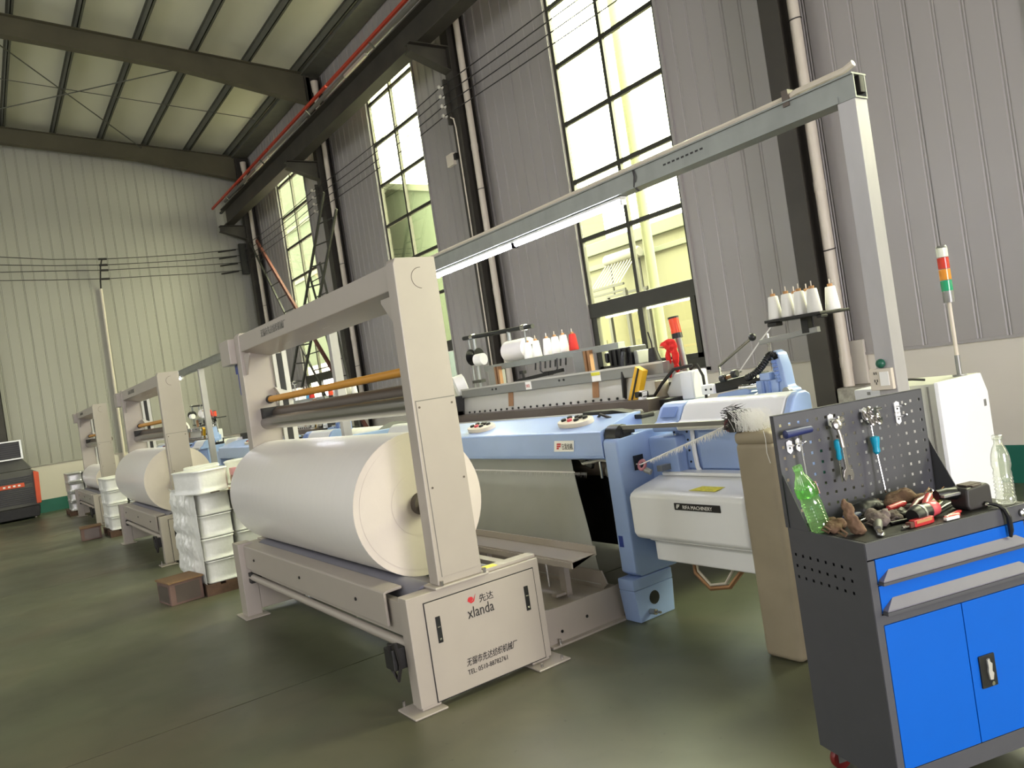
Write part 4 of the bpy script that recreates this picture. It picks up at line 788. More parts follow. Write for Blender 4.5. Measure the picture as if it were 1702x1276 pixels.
# red glove hung on the lamp post of the nearest loom
def blob(name, parts, m, vox=.006, noise_amp=.004, nscale=40., parent=None, seed=0):
    b = B()
    for c, rad, *rot in parts:
        Mx = Matrix.Rotation(rot[0], 3, 'Z') if rot else None
        if rot and len(rot) > 1: Mx = Mx @ Matrix.Rotation(rot[1], 3, 'Y')
        b.ell(c, rad, Mx, 14, 10)
    o = b.done(name, m, parent, local=True)
    md = o.modifiers.new('r', 'REMESH'); md.mode = 'VOXEL'; md.voxel_size = vox; md.use_smooth_shade = True
    dg = bpy.context.evaluated_depsgraph_get(); me = bpy.data.meshes.new_from_object(o.evaluated_get(dg)); o.modifiers.clear(); o.data = me
    for v in me.vertices:
        v.co += v.normal*noise.fractal(v.co*nscale+Vector((seed*7.1, 0, 0)), 1, 2, 3)*noise_amp
    for p in me.polygons: p.use_smooth = True
    return o
rg = thing('red_glove', 'red cloth glove hung over the signal lamp post of the nearest loom', 'glove', (-3.74, 4.0, 1.60))
def rel(o, c): return Vector(c)-o.location
blob('glove_palm', [(rel(rg, (-3.742, 3.99, 1.64)), (.035, .02, .06)), (rel(rg, (-3.728, 3.985, 1.58)), (.03, .018, .07)), (rel(rg, (-3.79, 3.985, 1.655)), (.028, .02, .03)), (rel(rg, (-3.795, 3.985, 1.57)), (.022, .016, .07)), (rel(rg, (-3.80, 3.985, 1.49)), (.02, .014, .06)), (rel(rg, (-3.728, 3.985, 1.50)), (.022, .014, .04)), (rel(rg, (-3.82, 3.98, 1.665)), (.025, .02, .022)), (rel(rg, (-3.77, 3.99, 1.68)), (.05, .02, .025))], 'redcloth', .005, .006, 30, rg)
B().ell(rel(rg, (-3.825, 3.965, 1.655)), (.02, .012, .008)).done('glove_cuff', 'card', rg, local=True)

# ================================================================== LIGHT GANTRY
gt = thing('light_gantry', 'long galvanised steel gantry with tall posts carrying tube lamps over the looms', 'gantry', (-8, 3.5, 0))
B().box(-21, -1.90, 3.45, 3.458, 2.64, 2.74).box(-21, -1.90, 3.44, 3.56, 2.74, 2.748).box(-21, -1.90, 3.542, 3.55, 2.64, 2.74).box(-21, -1.90, 3.45, 3.55, 2.632, 2.64).box(-21, -1.985, 3.443, 3.451, 2.632, 2.662).done('channel_beam', 'galv', gt, smooth=0)
for x in (-1.95, -8.54, -15.0): B().box(x-.045, x+.045, 3.45, 3.55, 0, 2.632).done('gantry_post', 'galvpost', gt, bevel=.004)
B().box(-1.925, -1.90, 3.50, 3.54, 2.66, 2.74).done('beam_end_wire', 'wire', gt, bevel=.004)
B().tube([(-8, 3.47, 2.765), (-3.2, 3.47, 2.765), (-2.25, 3.47, 2.765), (-2.2, 3.47, 2.775), (-1.95, 3.47, 2.775), (-1.90, 3.47, 2.79)], .016, 8).done('cable_pipe', 'pvc', gt)
B().box(-2.27, -2.235, 3.443, 3.50, 2.72, 2.80).done('pipe_clamp', 'brown', gt)
B().tube([(-3.34+.0, 3.445, 2.74), (-3.33, 3.44, 2.70), (-3.35, 3.445, 2.64), (-3.33, 3.46, 2.61), (-3.36, 3.47, 2.63)], .006, 5).done('wire_tie', 'wire', gt)
for k in range(9): B().box(-3.10+k*.035, -3.08+k*.035, 3.4485, 3.45, 2.69, 2.70).done('stamp_mark', 'inkblack', gt, smooth=0)
def lampset(x0, x1, lab):
    t = thing('tube_lamp', lab, 'lamp', ((x0+x1)/2, 3.5, 2.6), group='tube lamps under the gantry')
    B().box(x0, x1, 3.475, 3.525, 2.612, 2.628).done('lamp_batten', 'white', t, smooth=0)
    n = max(1, round((x1-x0)/1.22)); w_ = (x1-x0)/n
    for i in range(n):
        B().cyl((x0+i*w_+.02, 3.5, 2.596), (x0+(i+1)*w_-.02, 3.5, 2.596), .017, n=10).done('lamp_tube', 'tube', t)
        for xx in (x0+i*w_, x0+(i+1)*w_): B().box(xx-.015 if xx > x0 else xx, xx+.015 if xx < x1 else xx, 3.48, 3.52, 2.575, 2.615).done('lamp_holder', 'white', t)
lampset(-5.95, -3.51, 'bright tube lamp under the gantry above the nearest loom')
lampset(-12.6, -10.1, 'tube lamp under the gantry above the second loom')
lampset(-19.0, -16.6, 'tube lamp under the gantry above the farthest loom')
so = thing('socket_box', 'cream wall socket plate fixed on the gantry post at right', 'socket', (-1.96, 3.44, 1.34))
B().box(-2.02, -1.912, 3.425, 3.45, 1.285, 1.385).done('socket_plate', 'pvc', so, bevel=.004)
for x, z in ((-1.995, 1.365), (-1.985, 1.365), (-1.996, 1.33), (-1.984, 1.33), (-1.99, 1.318)): B().box(x, x+.003, 3.423, 3.425, z-.006, z+.006).done('socket_slot', 'inkblack', so, smooth=0)
B().box(-1.968, -1.925, 3.421, 3.425, 1.305, 1.37).done('rocker_switch', 'label', so, bevel=.001)
B().ell((-1.965, 3.44, 1.408), (.022, .02, .022)).done('top_knob', 'greenplastic', so, label='dark green knob')
wb_ = thing('white_case', 'white instrument case standing behind the tool cart panel', 'case', (-2.09, 3.6, 1.2))
B().box(-2.185, -2.01, 3.55, 3.75, 0, 1.285).done('case_body', 'ewhite', wb_, bevel=.008)
B().box(-2.115, -2.10, 3.547, 3.55, 1.255, 1.27).done('case_lock', 'grey', wb_)
rb = B()
rnd = random.Random(2)
rb.box(-4.545, -4.28, 7.08, 7.40, 0, 1.0)
o = rb.done('pipe_plinth', 'cement', None, bevel=.02); tag(o, 'rough cement block under the nearest white rain pipe', 'block')
o = B().box(-4.56, -4.38, 7.40, 7.44, 1.0, 1.45).done('pipe_backboard', 'wallpaint', None, bevel=.004); tag(o, 'pale board behind the foot of the nearest rain pipe', 'board')

# ================================================================== ELECTRIC CABINET
ec = thing('electric_cabinet', 'white and grey electric cabinet with signal tower behind the tool cart', 'cabinet', (-2.0, 4.0, 0))
B().box(-2.30, -1.915, 3.80, 4.26, 0, 1.262).done('cabinet_body', 'ecab', ec, bevel=.006)
B().prism([(3.81, .05), (4.29, .05), (4.285, 1.16), (4.235, 1.262), (3.79, 1.268), (3.79, .05)], 'x', -1.915, -1.895).done('cabinet_door', 'ewhite', ec, bevel=.003)
B().box(-1.896, -1.892, 4.225, 4.245, 1.09, 1.125).done('door_lock', 'grey', ec)
B().box(-2.02, -1.985, 3.79, 3.80, .98, 1.19).done('hinge_plate', 'white', ec, bevel=.003)
B().box(-1.955, -1.948, 3.795, 3.80, .05, 1.25).done('door_seam', 'conduitgrey', ec)
tx, ty = -1.958, 4.15
B().cyl((tx, ty, 1.30), (tx, ty, 1.645), .0095, n=10).done('tower_pole', 'pvc', ec)
B().cyl((tx, ty, 1.262), (tx, ty, 1.27), .034, n=14).cyl((tx, ty, 1.265), (tx, ty, 1.37), .013, n=10).done('tower_base', 'grey', ec)
zz = 1.645
tw = B().cyl((tx, ty, zz), (tx, ty, zz+.06), .026, n=16).done('signal_tower', 'grey', ec); zz += .06
for nm, h, m in (('green_lens', .057, 'lensg'), ('amber_lens', .058, 'lensy'), ('red_lens', .06, 'lensr'), ('clear_lens', .05, 'lensw')):
    B().cyl((tx, ty, zz), (tx, ty, zz+h-.003), .027, n=16).done(nm, m, tw); zz += h
B().cyl((tx, ty, zz), (tx, ty, zz+.010), .026, .022, 16).done('tower_cap', 'grey', tw)
B().tube([(-2.30, 3.95, 1.268), (-2.2, 3.93, 1.285), (-2.1, 3.95, 1.28), (-2.05, 3.98, 1.27)], .007, 5).done('loose_cable', 'wire', ec)

# ================================================================== WASTE BIN AND SELVAGE WASTE
bn = thing('waste_bin', 'tall narrow beige bin standing behind the tool cart', 'bin', (-2.5, 3.35, 0))
B().box(-2.615, -2.395, 3.12, 3.38, 0, 1.10).done('bin_body', 'bin', bn, bevel=.03, seg=3, smooth=60)
B().box(-2.617, -2.394, 3.119, 3.381, 1.085, 1.155).done('bin_rim', 'bin', bn, bevel=.028, seg=3)
ww = thing('selvage_waste', 'bunch of white yarn waste spilling into the tall beige bin', 'yarn waste', (-2.5, 3.2, 1.2))
fr = B(); rnd = random.Random(11)
for k in range(460):
    a = Vector((-2.60+rnd.uniform(-.01, .12), 3.16+rnd.uniform(-.06, .08), 1.235+rnd.uniform(-.03, .035))); d = Vector((rnd.uniform(.0, .05), rnd.uniform(-.02, .02), -rnd.uniform(.05, .10)))
    m_ = a+d*.5+Vector((rnd.uniform(.0, .025), 0, .01)); e_ = a+d; e_.z = max(e_.z, 1.158); t = Vector((.0016, .001, .0008))
    fr.add([a, a+t, m_+t, m_, e_+t, e_], [(0, 1, 2, 3), (3, 2, 4, 5)])
fr.done('yarn_ends', 'fringe', ww, kind='stuff', smooth=0)
br = B()
for k in range(160):
    a = Vector((-2.655+rnd.uniform(-.015, .01), 3.17+rnd.uniform(-.06, .07), 1.22+rnd.uniform(-.05, .06))); d = Vector((rnd.uniform(.02, .07), rnd.uniform(-.02, .02), rnd.uniform(-.02, .03)))
    br.add([a, a+Vector((0, .002, .004)), a+d], [(0, 1, 2)])
br.box(-2.63, -2.57, 3.12, 3.24, 1.155, 1.26)
br.done('brush_bristles', 'black', ww, kind='stuff', smooth=0)
B().tube([(-2.42, 3.118, 1.16), (-2.41, 3.112, 1.12), (-2.412, 3.11, 1.05), (-2.40, 3.11, 1.0)], .0016, 5).done('hanging_thread', 'fringe', ww)

# ================================================================== CLOTH TRAY BETWEEN LOOM AND WINDER
tr = thing('cloth_tray', 'low cream metal tray with a raised plank between the nearest loom and winding frame', 'tray', (-5, 2.9, 0))
B().box(-3.72, -3.70, 2.55, 3.20, .012, .215).box(-3.75, -3.66, 2.55, 3.24, 0, .012).box(-6.5, -3.72, 2.55, 3.20, .17, .185).box(-6.5, -6.48, 2.55, 3.2, 0, .215).done('tray_base', 'cream', tr, smooth=0)
B().prism([(2.0, .0)]*0 or [(-6.5, .185), (-3.80, .185), (-3.76, .22), (-3.80, .30), (-6.5, .30)], 'y', 3.10, 3.112).done('tray_upstand', 'cream', tr, smooth=0)
B().prism([(2.74, .43), (2.75, .43), (2.75, .475), (2.93, .475), (2.93, .52), (2.94, .52), (2.94, .465), (2.74, .465)], 'x', -6.5, -3.62).done('guide_plank', 'cream', tr, smooth=0)
for x in (-3.95, -4.85, -5.8):
    B().box(x, x+.06, 2.88, 2.92, .185, .465).box(x, x+.05, 2.80, 2.92, .20, .215).done('plank_bracket', 'cream', tr, smooth=0)
    B().cyl((x-.01, 2.80, .46), (x-.01, 2.80, .26), .006, n=6).done('bracket_bolt', 'toolsteel', tr)
for y in (2.66, 2.86): B().cyl((-3.70, y, .07 if y < 2.7 else .10), (-3.698, y, .07 if y < 2.7 else .10), .010, n=10).done('side_hole', 'black', tr)
for y in (2.62, 3.15): B().cyl((-3.68, y, .012), (-3.68, y, .04), .009, n=6).done('anchor_bolt', 'toolsteel', tr)

# ================================================================== PALLETS, BUNDLES, BOXES
def pallet(x, y, lab):
    p = thing('wood_pallet', lab, 'pallet', (x, y, 0), group='pallets')
    for k in range(5): B().box(x-1.0+.0, x, y+k*.18, y+k*.18+.13, .085, .105).done('deck_board', 'wood', p, smooth=0)
    for k in range(3): B().box(x-.12-k*.42, x-k*.42, y, y+.85, .0, .085).done('stringer', 'wood', p, smooth=0)
    return p
bundle_me = {}
def bundle_mesh(kind):
    if kind in bundle_me: return bundle_me[kind]
    rnd = random.Random(4); w_, d_, h_ = .235, .155, .105
    b = B(); n = 44; rows = [(-h_, .90), (-h_+.003, .99), (-h_+.012, 1.0), (-h_+.018, .955), (-.05, .945), (0, .94), (.05, .945), (h_-.018, .955), (h_-.012, 1.0), (h_-.003, .99), (h_, .90)]
    vs = []
    for z, s_ in rows:
        for i in range(n):
            t = 2*math.pi*i/n; c, s2 = math.cos(t), math.sin(t); e = .26
            x, y = w_*math.copysign(abs(c)**e, c)*s_, d_*math.copysign(abs(s2)**e, s2)*s_
            if abs(z) < h_-.02: k = 1+.03*noise.noise(Vector((x*17, y*17, z*5)))+.008*math.sin(i*2.4)
            else: k = 1+.006*noise.noise(Vector((x*20, y*20, z*30)))
            vs.append((x*k, y*k, z))
    fs = [(j*n+i, j*n+(i+1) % n, (j+1)*n+(i+1) % n, (j+1)*n+i) for j in range(len(rows)-1) for i in range(n)]+[tuple(range(n))[::-1], tuple(range((len(rows)-1)*n, len(rows)*n))]
    b.add(vs, fs); o = b.done('yarn_bundle', kind, None, smooth=60); bundle_me[kind] = o.data; bpy.data.objects.remove(o); return bundle_me[kind]
def bundle(loc, kind, lab, grp, rz=0., s=(1, 1, 1)):
    o = bpy.data.objects.new('yarn_bundle', bundle_mesh(kind)); COL.objects.link(o); o.location = loc; o.rotation_euler = (0, 0, rz); o.scale = s; tag(o, lab, 'bundle', grp); return o
LAY = ['bottom', 'second', 'third', 'fourth', 'top']
def stack(x, y, nl, kind, nm, nx=2, ny=2, skip=()):
    rnd = random.Random(int(abs(x)*10))
    for l in range(nl):
        for i in range(nx):
            for j in range(ny):
                if (l, i, j) in skip: continue
                side = ('near' if i == 0 else 'far')+(' aisle' if j == 0 else ' loom side')
                bundle((x-.24-i*.48+rnd.uniform(-.012, .012), y+.16+j*.32+rnd.uniform(-.01, .01), .105+.107+l*.214), kind, ('white' if kind == 'wrap' else 'silvery')+' wrapped bundle, '+LAY[l]+' layer, '+side+' corner of the '+nm, 'bundles of the '+nm, rnd.uniform(-.03, .03))
pallet(-7.68, 1.55, 'dark wooden pallet under the nearest white bundle stack')
stack(-7.68, 1.57, 4, 'wrap', 'nearest stack')
bundle((-7.78, 1.66, 1.075), 'wrap', 'white wrapped bundle lying on top of the nearest stack', 'bundles of the nearest stack', .3, (1.05, 1.1, 1.05))
bundle((-8.3, 1.80, 1.075), 'wrap', 'white wrapped bundle on the rear top of the nearest stack', 'bundles of the nearest stack', -.2, (1, 1.1, 1.1))
bundle((-8.2, 2.2, 1.08), 'wrap', 'white wrapped bundle beside the amber bottle on the nearest stack', 'bundles of the nearest stack', 1.2, (.8, .9, 1.1))
# torn plastic film hanging on the aisle side of the stack
pb = B(); nx_, nz_ = 64, 56
for a in range(nx_+1):
    for b_ in range(nz_+1):
        x = -8.68+.99*a/nx_; fa = min(1, (nx_-a)/22); z = .11+.88*b_/nz_; q = Vector((x*8, z*6, 1.3))
        y = 1.562-fa*(.030*abs(math.sin((z-.105)*math.pi/.214))*(.5+.5*abs(math.sin(x*9)))+.03*abs(noise.noise(q))+.025*abs(noise.noise(q*2.9)))-.008*abs(noise.noise(q*4))
        pb.bm.verts.new((x+.015*noise.noise(q*1.7)*(a > 0), y, z+.02*noise.noise(q*.9)))
pb.bm.verts.ensure_lookup_table()
for a in range(nx_):
    for b_ in range(nz_):
        k = a*(nz_+1)+b_; pb.bm.faces.new([pb.bm.verts[q] for q in (k, k+nz_+1, k+nz_+2, k+1)])
pf = pb.done('plastic_film', 'wrap', None, smooth=70, fix=False); sm = pf.modifiers.new('s', 'SOLIDIFY'); sm.thickness = .002
tag(pf, 'crumpled white plastic film hanging on the aisle side of the nearest bundle stack', 'plastic film')
am = thing('amber_bottle', 'amber bottle with a pink cap standing on the nearest bundle stack', 'bottle', (-7.60, 1.93, .965))
B().prism([(-.05, 0), (.05, 0), (.06, .12), (-.05, .12)], 'y', -.03, .03).done('bottle_body', 'amber', am, bevel=.01, local=True)
B().box(-.045, .05, -.028, .028, .12, .19).done('bottle_cap', 'pinkcap', am, bevel=.008, local=True)
cx = B().prism([(1.86, .965), (2.16, .965), (2.2, 1.05), (2.19, 1.055), (2.14, .975), (1.86, .975)], 'x', -7.62, -7.42).done('cardboard_sheet', 'card', None, smooth=0); tag(cx, 'folded brown cardboard sheet behind the amber bottle on the bundles', 'cardboard')
o = B().box(-7.68, -7.52, 1.68, 1.76, .962, .972).done('label_strip', 'brown', None, bevel=.002); tag(o, 'small dark strip lying on the front edge of the nearest bundle stack', 'strip')
pallet(-14.2, 1.55, 'wooden pallet under the second bundle stack')
stack(-14.2, 1.57, 4, 'wrap', 'second stack')
pallet(-20.1, 1.45, 'wooden pallet under the silvery bundle stack near the end wall')
stack(-20.1, 1.50, 4, 'silver', 'stack near the end wall', skip=((0, 0, 1),))
def crate(x, y, lab, rz):
    c = thing('wooden_box', lab, 'box', (x, y, 0), rz, group='boxes')
    B().box(-.17, .17, -.15, .15, .0, .20).done('box_body', 'boxwood', c, bevel=.006, local=True)
    B().box(-.185, .185, -.16, .165, .20, .215).done('box_lid', 'kraft', c, bevel=.004, local=True)
    B().box(.1705, .172, -.1, .12, .02, .18).box(-.14, .13, -.152, -.1505, .02, .17).done('stained_panel', 'brown', c, smooth=0, local=True)
crate(-7.88, 1.36, 'small brown box on the floor beside the nearest bundle stack', R(8))
crate(-14.75, 1.32, 'small brown box on the floor beside the second bundle stack', R(-4))

# ================================================================== TOOL CART
CO = Vector((-1.439, 2.270, 0)); CR = R(72.5)
ct = thing('tool_cart', 'grey and blue tool cart with perforated back panel, cluttered with tools', 'cart', CO, CR)
CM = Matrix.Translation(CO) @ Matrix.Rotation(CR, 4, 'Z')
W, D, ZB, ZT = .70, .385, .085, .90
t_ = .012
def cp(b, name, m, bevel=.0, par=None, **k): return b.done(name, m, par or ct, bevel=bevel, local=True, **k)
def perf(x0, x1, z0, z1, holes, h, fn):
    """sheet in (a, z) with square holes; fn maps (a, z) -> 3d"""
    xs_ = sorted({x0, x1} | {c+s_ for c, _ in holes for s_ in (-h/2, h/2)}); zs_ = sorted({z0, z1} | {c+s_ for _, c in holes for s_ in (-h/2, h/2)})
    hs = {(round(a, 4), round(c, 4)) for a, c in holes}; b = B(); vid = {}
    def V(i, j):
        if (i, j) not in vid: vid[i, j] = b.bm.verts.new(fn(xs_[i], zs_[j]))
        return vid[i, j]
    for i in range(len(xs_)-1):
        for j in range(len(zs_)-1):
            c = (round((xs_[i]+xs_[i+1])/2, 4), round((zs_[j]+zs_[j+1])/2, 4))
            if c in hs: continue
            b.bm.faces.new((V(i, j), V(i+1, j), V(i+1, j+1), V(i, j+1)))
    return b
# side panels, the left one perforated
holes = [(.08+.040*i, .803-.041*j) for i in range(8) for j in range(3)]
sp = cp(perf(0, D, ZB, ZT, holes, .0105, lambda a, z: (0, a, z)), 'side_panel', 'cart', smooth=0, fix=False); mo = sp.modifiers.new('s', 'SOLIDIFY'); mo.thickness = .0015
cp(B().box(.004, .006, .05, .37, .70, .82), 'side_backing', 'black', smooth=0)
cp(B().box(W-.004, W, 0, D, ZB, ZT), 'side_panel', 'cart', smooth=0)
cp(B().box(.004, W-.004, D-.004, D, ZB, ZT), 'back_sheet', 'cart', smooth=0)
cp(B().box(.004, W-.004, .005, D-.004, ZB, ZB+.004), 'bottom_sheet', 'cart', smooth=0)
fr = B().box(0, .027, -.002, .02, ZB, ZT-.06).box(W-.027, W, -.002, .02, ZB, ZT-.06).box(.027, W-.027, -.002, .02, ZB, .148).box(.027, W-.027, -.002, .02, .628, .660).box(.027, W-.027, -.001, .02, .757, .76)
cp(fr, 'face_frame', 'cart', smooth=0)
cp(B().box(0, W, -.003, D, .845, .899).box(.0, W, -.003, D, .899, .901), 'worktop', 'cart', .003)
cp(B().box(.01, W-.01, .004, D-.02, .901, .9025), 'worktop_mat', 'dark', smooth=0)
for z0, z1 in ((.762, .842), (.664, .755)):
    # drawer front with a long slanted pull
    d = cp(B().box(.029, W-.029, -.004, .012, z0, z1), 'drawer', 'cartblue', .002)
    h = z1-z0
    a_, c_ = z0+h*.50, z0+h*.16
    cp(B().add([(.075, -.0045, a_), (.625, -.0045, a_), (.668, -.026, c_), (.032, -.026, c_), (.032, -.004, c_), (.668, -.004, c_), (.032, -.026, c_-.004), (.668, -.026, c_-.004), (.032, -.004, c_-.004), (.668, -.004, c_-.004)],
               [(0, 1, 2, 3), (0, 3, 4), (1, 5, 2), (3, 2, 7, 6), (6, 7, 9, 8), (0, 4, 5, 1), (3, 6, 8, 4), (2, 5, 9, 7)]), 'drawer_pull', 'drawerpull', par=d, smooth=0)
    cp(B().box(.029, W-.029, -.028, -.004, z0-.002, c_-.005), 'pull_lip', 'cart', .001, par=d)
for a, b2 in ((.028, .3485), (.3515, W-.028)):
    d = cp(B().box(a, b2, -.004, .012, .151, .626), 'cabinet_door', 'cartblue', .002)
    if a > .3:
        hd_ = cp(B().box(.384, .452, -.010, -.003, .325, .435), 'door_latch', 'black', .003, par=d)
lt = [o for o in ct.children if o.name.startswith('cabinet_door')][-1]
cp(B().prism([(.415, .352), (.428, .350), (.434, .372), (.428, .38), (.432, .405), (.424, .412), (.422, .424), (.412, .42), (.414, .395), (.411, .38)], 'y', -.016, -.009), 'latch_lever', 'ltgrey', .001, par=lt)
cp(B().cyl((.428, -.010, .336), (.428, -.013, .336), .007, n=12), 'latch_lock', 'chrome', par=lt)
cp(B().lathe([(.005, 0), (.013, .004), (.013, .010), (.006, .014)], (.667, -.003, .872), (0, -1, 0), 14), 'top_lock', 'chrome')
for x in (.05, W-.05):
    for y in (.06, D-.04):
        c = cp(B().prism([(-.02, .085), (.02, .085), (.022, .03), (-.022, .03)], 'y', -.018, -.015, Matrix.Translation((x, y, 0))).prism([(-.02, .085), (.02, .085), (.022, .03), (-.022, .03)], 'y', .015, .018, Matrix.Translation((x, y, 0))).box(x-.03, x+.03, y-.025, y+.025, .080, .085), 'caster', 'galv', smooth=0)
        cp(B().lathe([(.006, -.013), (.038, -.012), (.041, -.006), (.041, .006), (.038, .012), (.006, .013)], (x, y, .041), (0, 1, 0), 20), 'caster_wheel', 'casterred', par=c)
# hood side plates and perforated back panel
for x in (0, W-.0035): cp(B().prism([(.265, .90), (D+.002, .90), (D+.002, 1.31 if x == 0 and 0 else 1.12), (D-.002, 1.12)], 'x', x, x+.0035), 'hood_side', 'cart', smooth=0)
holes = [(.022+.0405*i, .952+.0405*j) for i in range(17) for j in range(9)]
bp_ = cp(perf(-.004, W-.012, .90, 1.316, holes, .0108, lambda a, z: (a, .372, z)), 'back_panel', 'cart', smooth=0, fix=False); mo = bp_.modifiers.new('s', 'SOLIDIFY'); mo.thickness = .0015
cp(B().box(-.004, -.001, .372, .392, .9, 1.316).box(W-.014, W-.011, .372, .392, .9, 1.316).box(-.004, W-.011, .372, .392, 1.313, 1.316), 'panel_return', 'cart', smooth=0)
def hook(x, z, arms=True):
    h = cp(B().prism([(x-.012, z-.018), (x, z-.028), (x+.012, z-.018), (x+.012, z+.018), (x, z+.024), (x-.012, z+.018)], 'y', .366, .370), 'panel_hook', 'ewhite', smooth=0)
    cp(B().cyl((x, .3655, z-.006), (x, .3662, z-.006), .004, n=10), 'hook_hole', 'inkblack', par=h)
    if arms: cp(B().tube([(x, .366, z+.004), (x, .335, z+.004), (x, .322, z+.012)], .003, 6), 'hook_peg', 'chrome', par=h)
for x, z in ((.045, 1.195), (.085, 1.197), (.242, 1.262), (.400, 1.262), (.420, 1.245), (.555, 1.262), (.555, 1.222)): hook(x, z)

# ---- things hung on the panel (world placed through the cart frame)
def onc(name, label, cat, u, v, z, rz=0., group=None):
    return thing(name, label, cat, CM @ Vector((u, v, z)), CR+rz, group)
def lp(b, name, m, par, bevel=0., **k): return b.done(name, m, par, bevel=bevel, local=True, **k)
o = onc('hex_key', 'T-handled hex key with dark blue grip hung on the left of the panel', 'tool', .068, .338, 1.245)
lp(B().tube([(-.058, 0, 0), (-.054, 0, 0), (-.02, 0, .001), (.03, 0, .003), (.058, 0, .003), (.062, 0, .003)], [.008, .016, .015, .014, .013, .008], 12), 'grip', 'navy', o)
lp(B().cyl((.004, 0, -.012), (.012, 0, -.20), .004, n=8).box(.0, .012, -.004, .004, -.03, -.008), 'hex_shaft', 'chrome', o)
o = onc('ratchet_wrench', 'steel ratchet wrench with jointed head hung beside the open-ended wrench', 'wrench', .235, .338, 1.245)
lp(B().lathe([(.012, 0), (.02, .004), (.02, .016), (.012, .02)], (0, 0, 0), (0, -1, .2), 14).lathe([(.008, 0), (.013, .004), (.013, .02), (.008, .024)], (.012, -.004, .012), (1, 0, .3), 10), 'ratchet_head', 'toolsteel', o)
lp(B().tube([(0, -.01, -.012), (.006, -.01, -.04), (.012, -.008, -.085)], [.006, .007, .009], 8).tube([(.010, -.004, -.01), (.016, -.004, -.05), (.020, -.004, -.09)], .004, 6), 'ratchet_bar', 'toolsteel', o)
o = onc('blue_screwdriver', 'short teal-handled screwdriver hung beside the open-ended wrench', 'screwdriver', .240, .345, 1.19)
lp(B().lathe([(.006, 0), (.013, -.006), (.014, -.03), (.009, -.045), (.011, -.07), (.006, -.078)], (0, 0, 0), (.04, 0, 1), 10), 'handle', 'teal', o)
lp(B().cyl((-.003, 0, -.076), (-.004, 0, -.16), .003, n=6), 'blade', 'chrome', o)
o = onc('open_wrench', 'chrome open-ended wrench hanging low on the perforated panel', 'wrench', .252, .330, 1.05)
lp(B().prism([(-.012, .15), (.002, .155), (.009, .03), (.022, .020), (.026, .002), (.020, -.020), (.009, -.016), (.010, -.002), (.004, .004), (-.004, .003), (-.007, -.006), (-.016, -.018), (-.023, .0), (-.016, .022), (-.007, .03)], 'y', -.004, .004), 'wrench_body', 'toolsteel', o, .001)
o = onc('clamp_fittings', 'cluster of shiny hose clamps and fittings hung on the panel middle', 'fittings', .412, .335, 1.255)
for k, (x, z, r_) in enumerate(((-.026, .0, .014), (-.006, .012, .016), (.014, .004, .015), (-.018, -.022, .013), (.006, -.02, .015))):
    lp(B().tube([(x+r_*.5*math.cos(t), -.006*k+.012+r_*math.sin(t)*.5, z+r_*math.sin(t)) for t in (i*2*math.pi/14 for i in range(14))], .006, 6, closed=True), 'clamp_ring', 'toolsteel', o)
lp(B().box(-.014, -.002, -.02, -.004, .0, .03).box(.010, .022, -.018, .0, -.03, -.012).cyl((-.02, -.01, .02), (.024, -.016, .022), .005, n=8), 'clamp_screw', 'chrome', o)
o = onc('long_screwdriver', 'long thin screwdriver with clear teal handle hanging on the panel middle', 'screwdriver', .410, .345, 1.17)
lp(B().lathe([(.005, .004), (.017, 0), (.017, -.012), (.012, -.04), (.014, -.056), (.006, -.066)], (0, 0, 0), (0, 0, 1), 12), 'handle', 'teal', o)
lp(B().cyl((0, 0, -.065), (.004, -.012, -.215), .0035, n=8).cyl((0, .006, .003), (0, .01, .08), .0015, n=5), 'blade', 'chrome', o)

# ---- things lying on the worktop
ZT0 = .9025
def bottle(o, prof, m, capm, capz, n=20, labelm=None, ax=(0, 0, 1)):
    ax = Vector(ax).normalized()
    b = B(); b.lathe(prof, (0, 0, 0), ax, n); lp(b, 'bottle_body', m, o, fix=True)
    lp(B().lathe([(.0165, capz), (.017, capz+.004), (.017, capz+.014), (.014, capz+.016)], (0, 0, 0), ax, 16), 'bottle_cap', capm, o)
prof = [(.012, .002), (.026, 0), (.031, .006), (.031, .02)]
for k in range(7): prof += [(.0315, .028+k*.012), (.0295, .034+k*.012)]
prof += [(.0285, .118), (.0285, .124), (.0325, .13), (.0325, .15), (.031, .165), (.025, .185), (.017, .203), (.0135, .213), (.0135, .226)]
gb_ = onc('green_bottle', 'empty green plastic bottle leaning on the left side of the cart', 'bottle', .030, .235, ZT0+.004)
bottle(gb_, [(r_*1.16, h*1.02) for r_, h in prof], 'greenpet', 'greenpet', .230, ax=(-.25, .03, 1))
ax_ = Vector((-.25, .03, 1)).normalized()
lp(B().lathe([(.0378, .134), (.0386, .136), (.0386, .165), (.036, .170)], (0, 0, 0), ax_, 20), 'bottle_neck_film', 'greenpet', gb_)
lp(B().prism([(.036, .125), (.0388, .125), (.0388, .170), (.036, .170)], 'y', -.012, .010, Matrix.Rotation(R(-14.5), 4, 'Y')), 'bottle_label', 'pinkcap', gb_, smooth=0)
cbt = onc('clear_bottle', 'empty clear plastic bottle standing at the right end of the cart', 'bottle', .658, .040, ZT0)
prof = [(.010, .002), (.026, 0), (.032, .006), (.0325, .015)]
for k in range(6): prof += [(.0315, .024+k*.013), (.0285, .0305+k*.013)]
prof += [(.030, .106), (.027, .118), (.0315, .135), (.0305, .155), (.028, .175), (.022, .195), (.0155, .208), (.0135, .212), (.0135, .232)]
bottle(cbt, prof, 'clearpet', 'clearpet', .226)
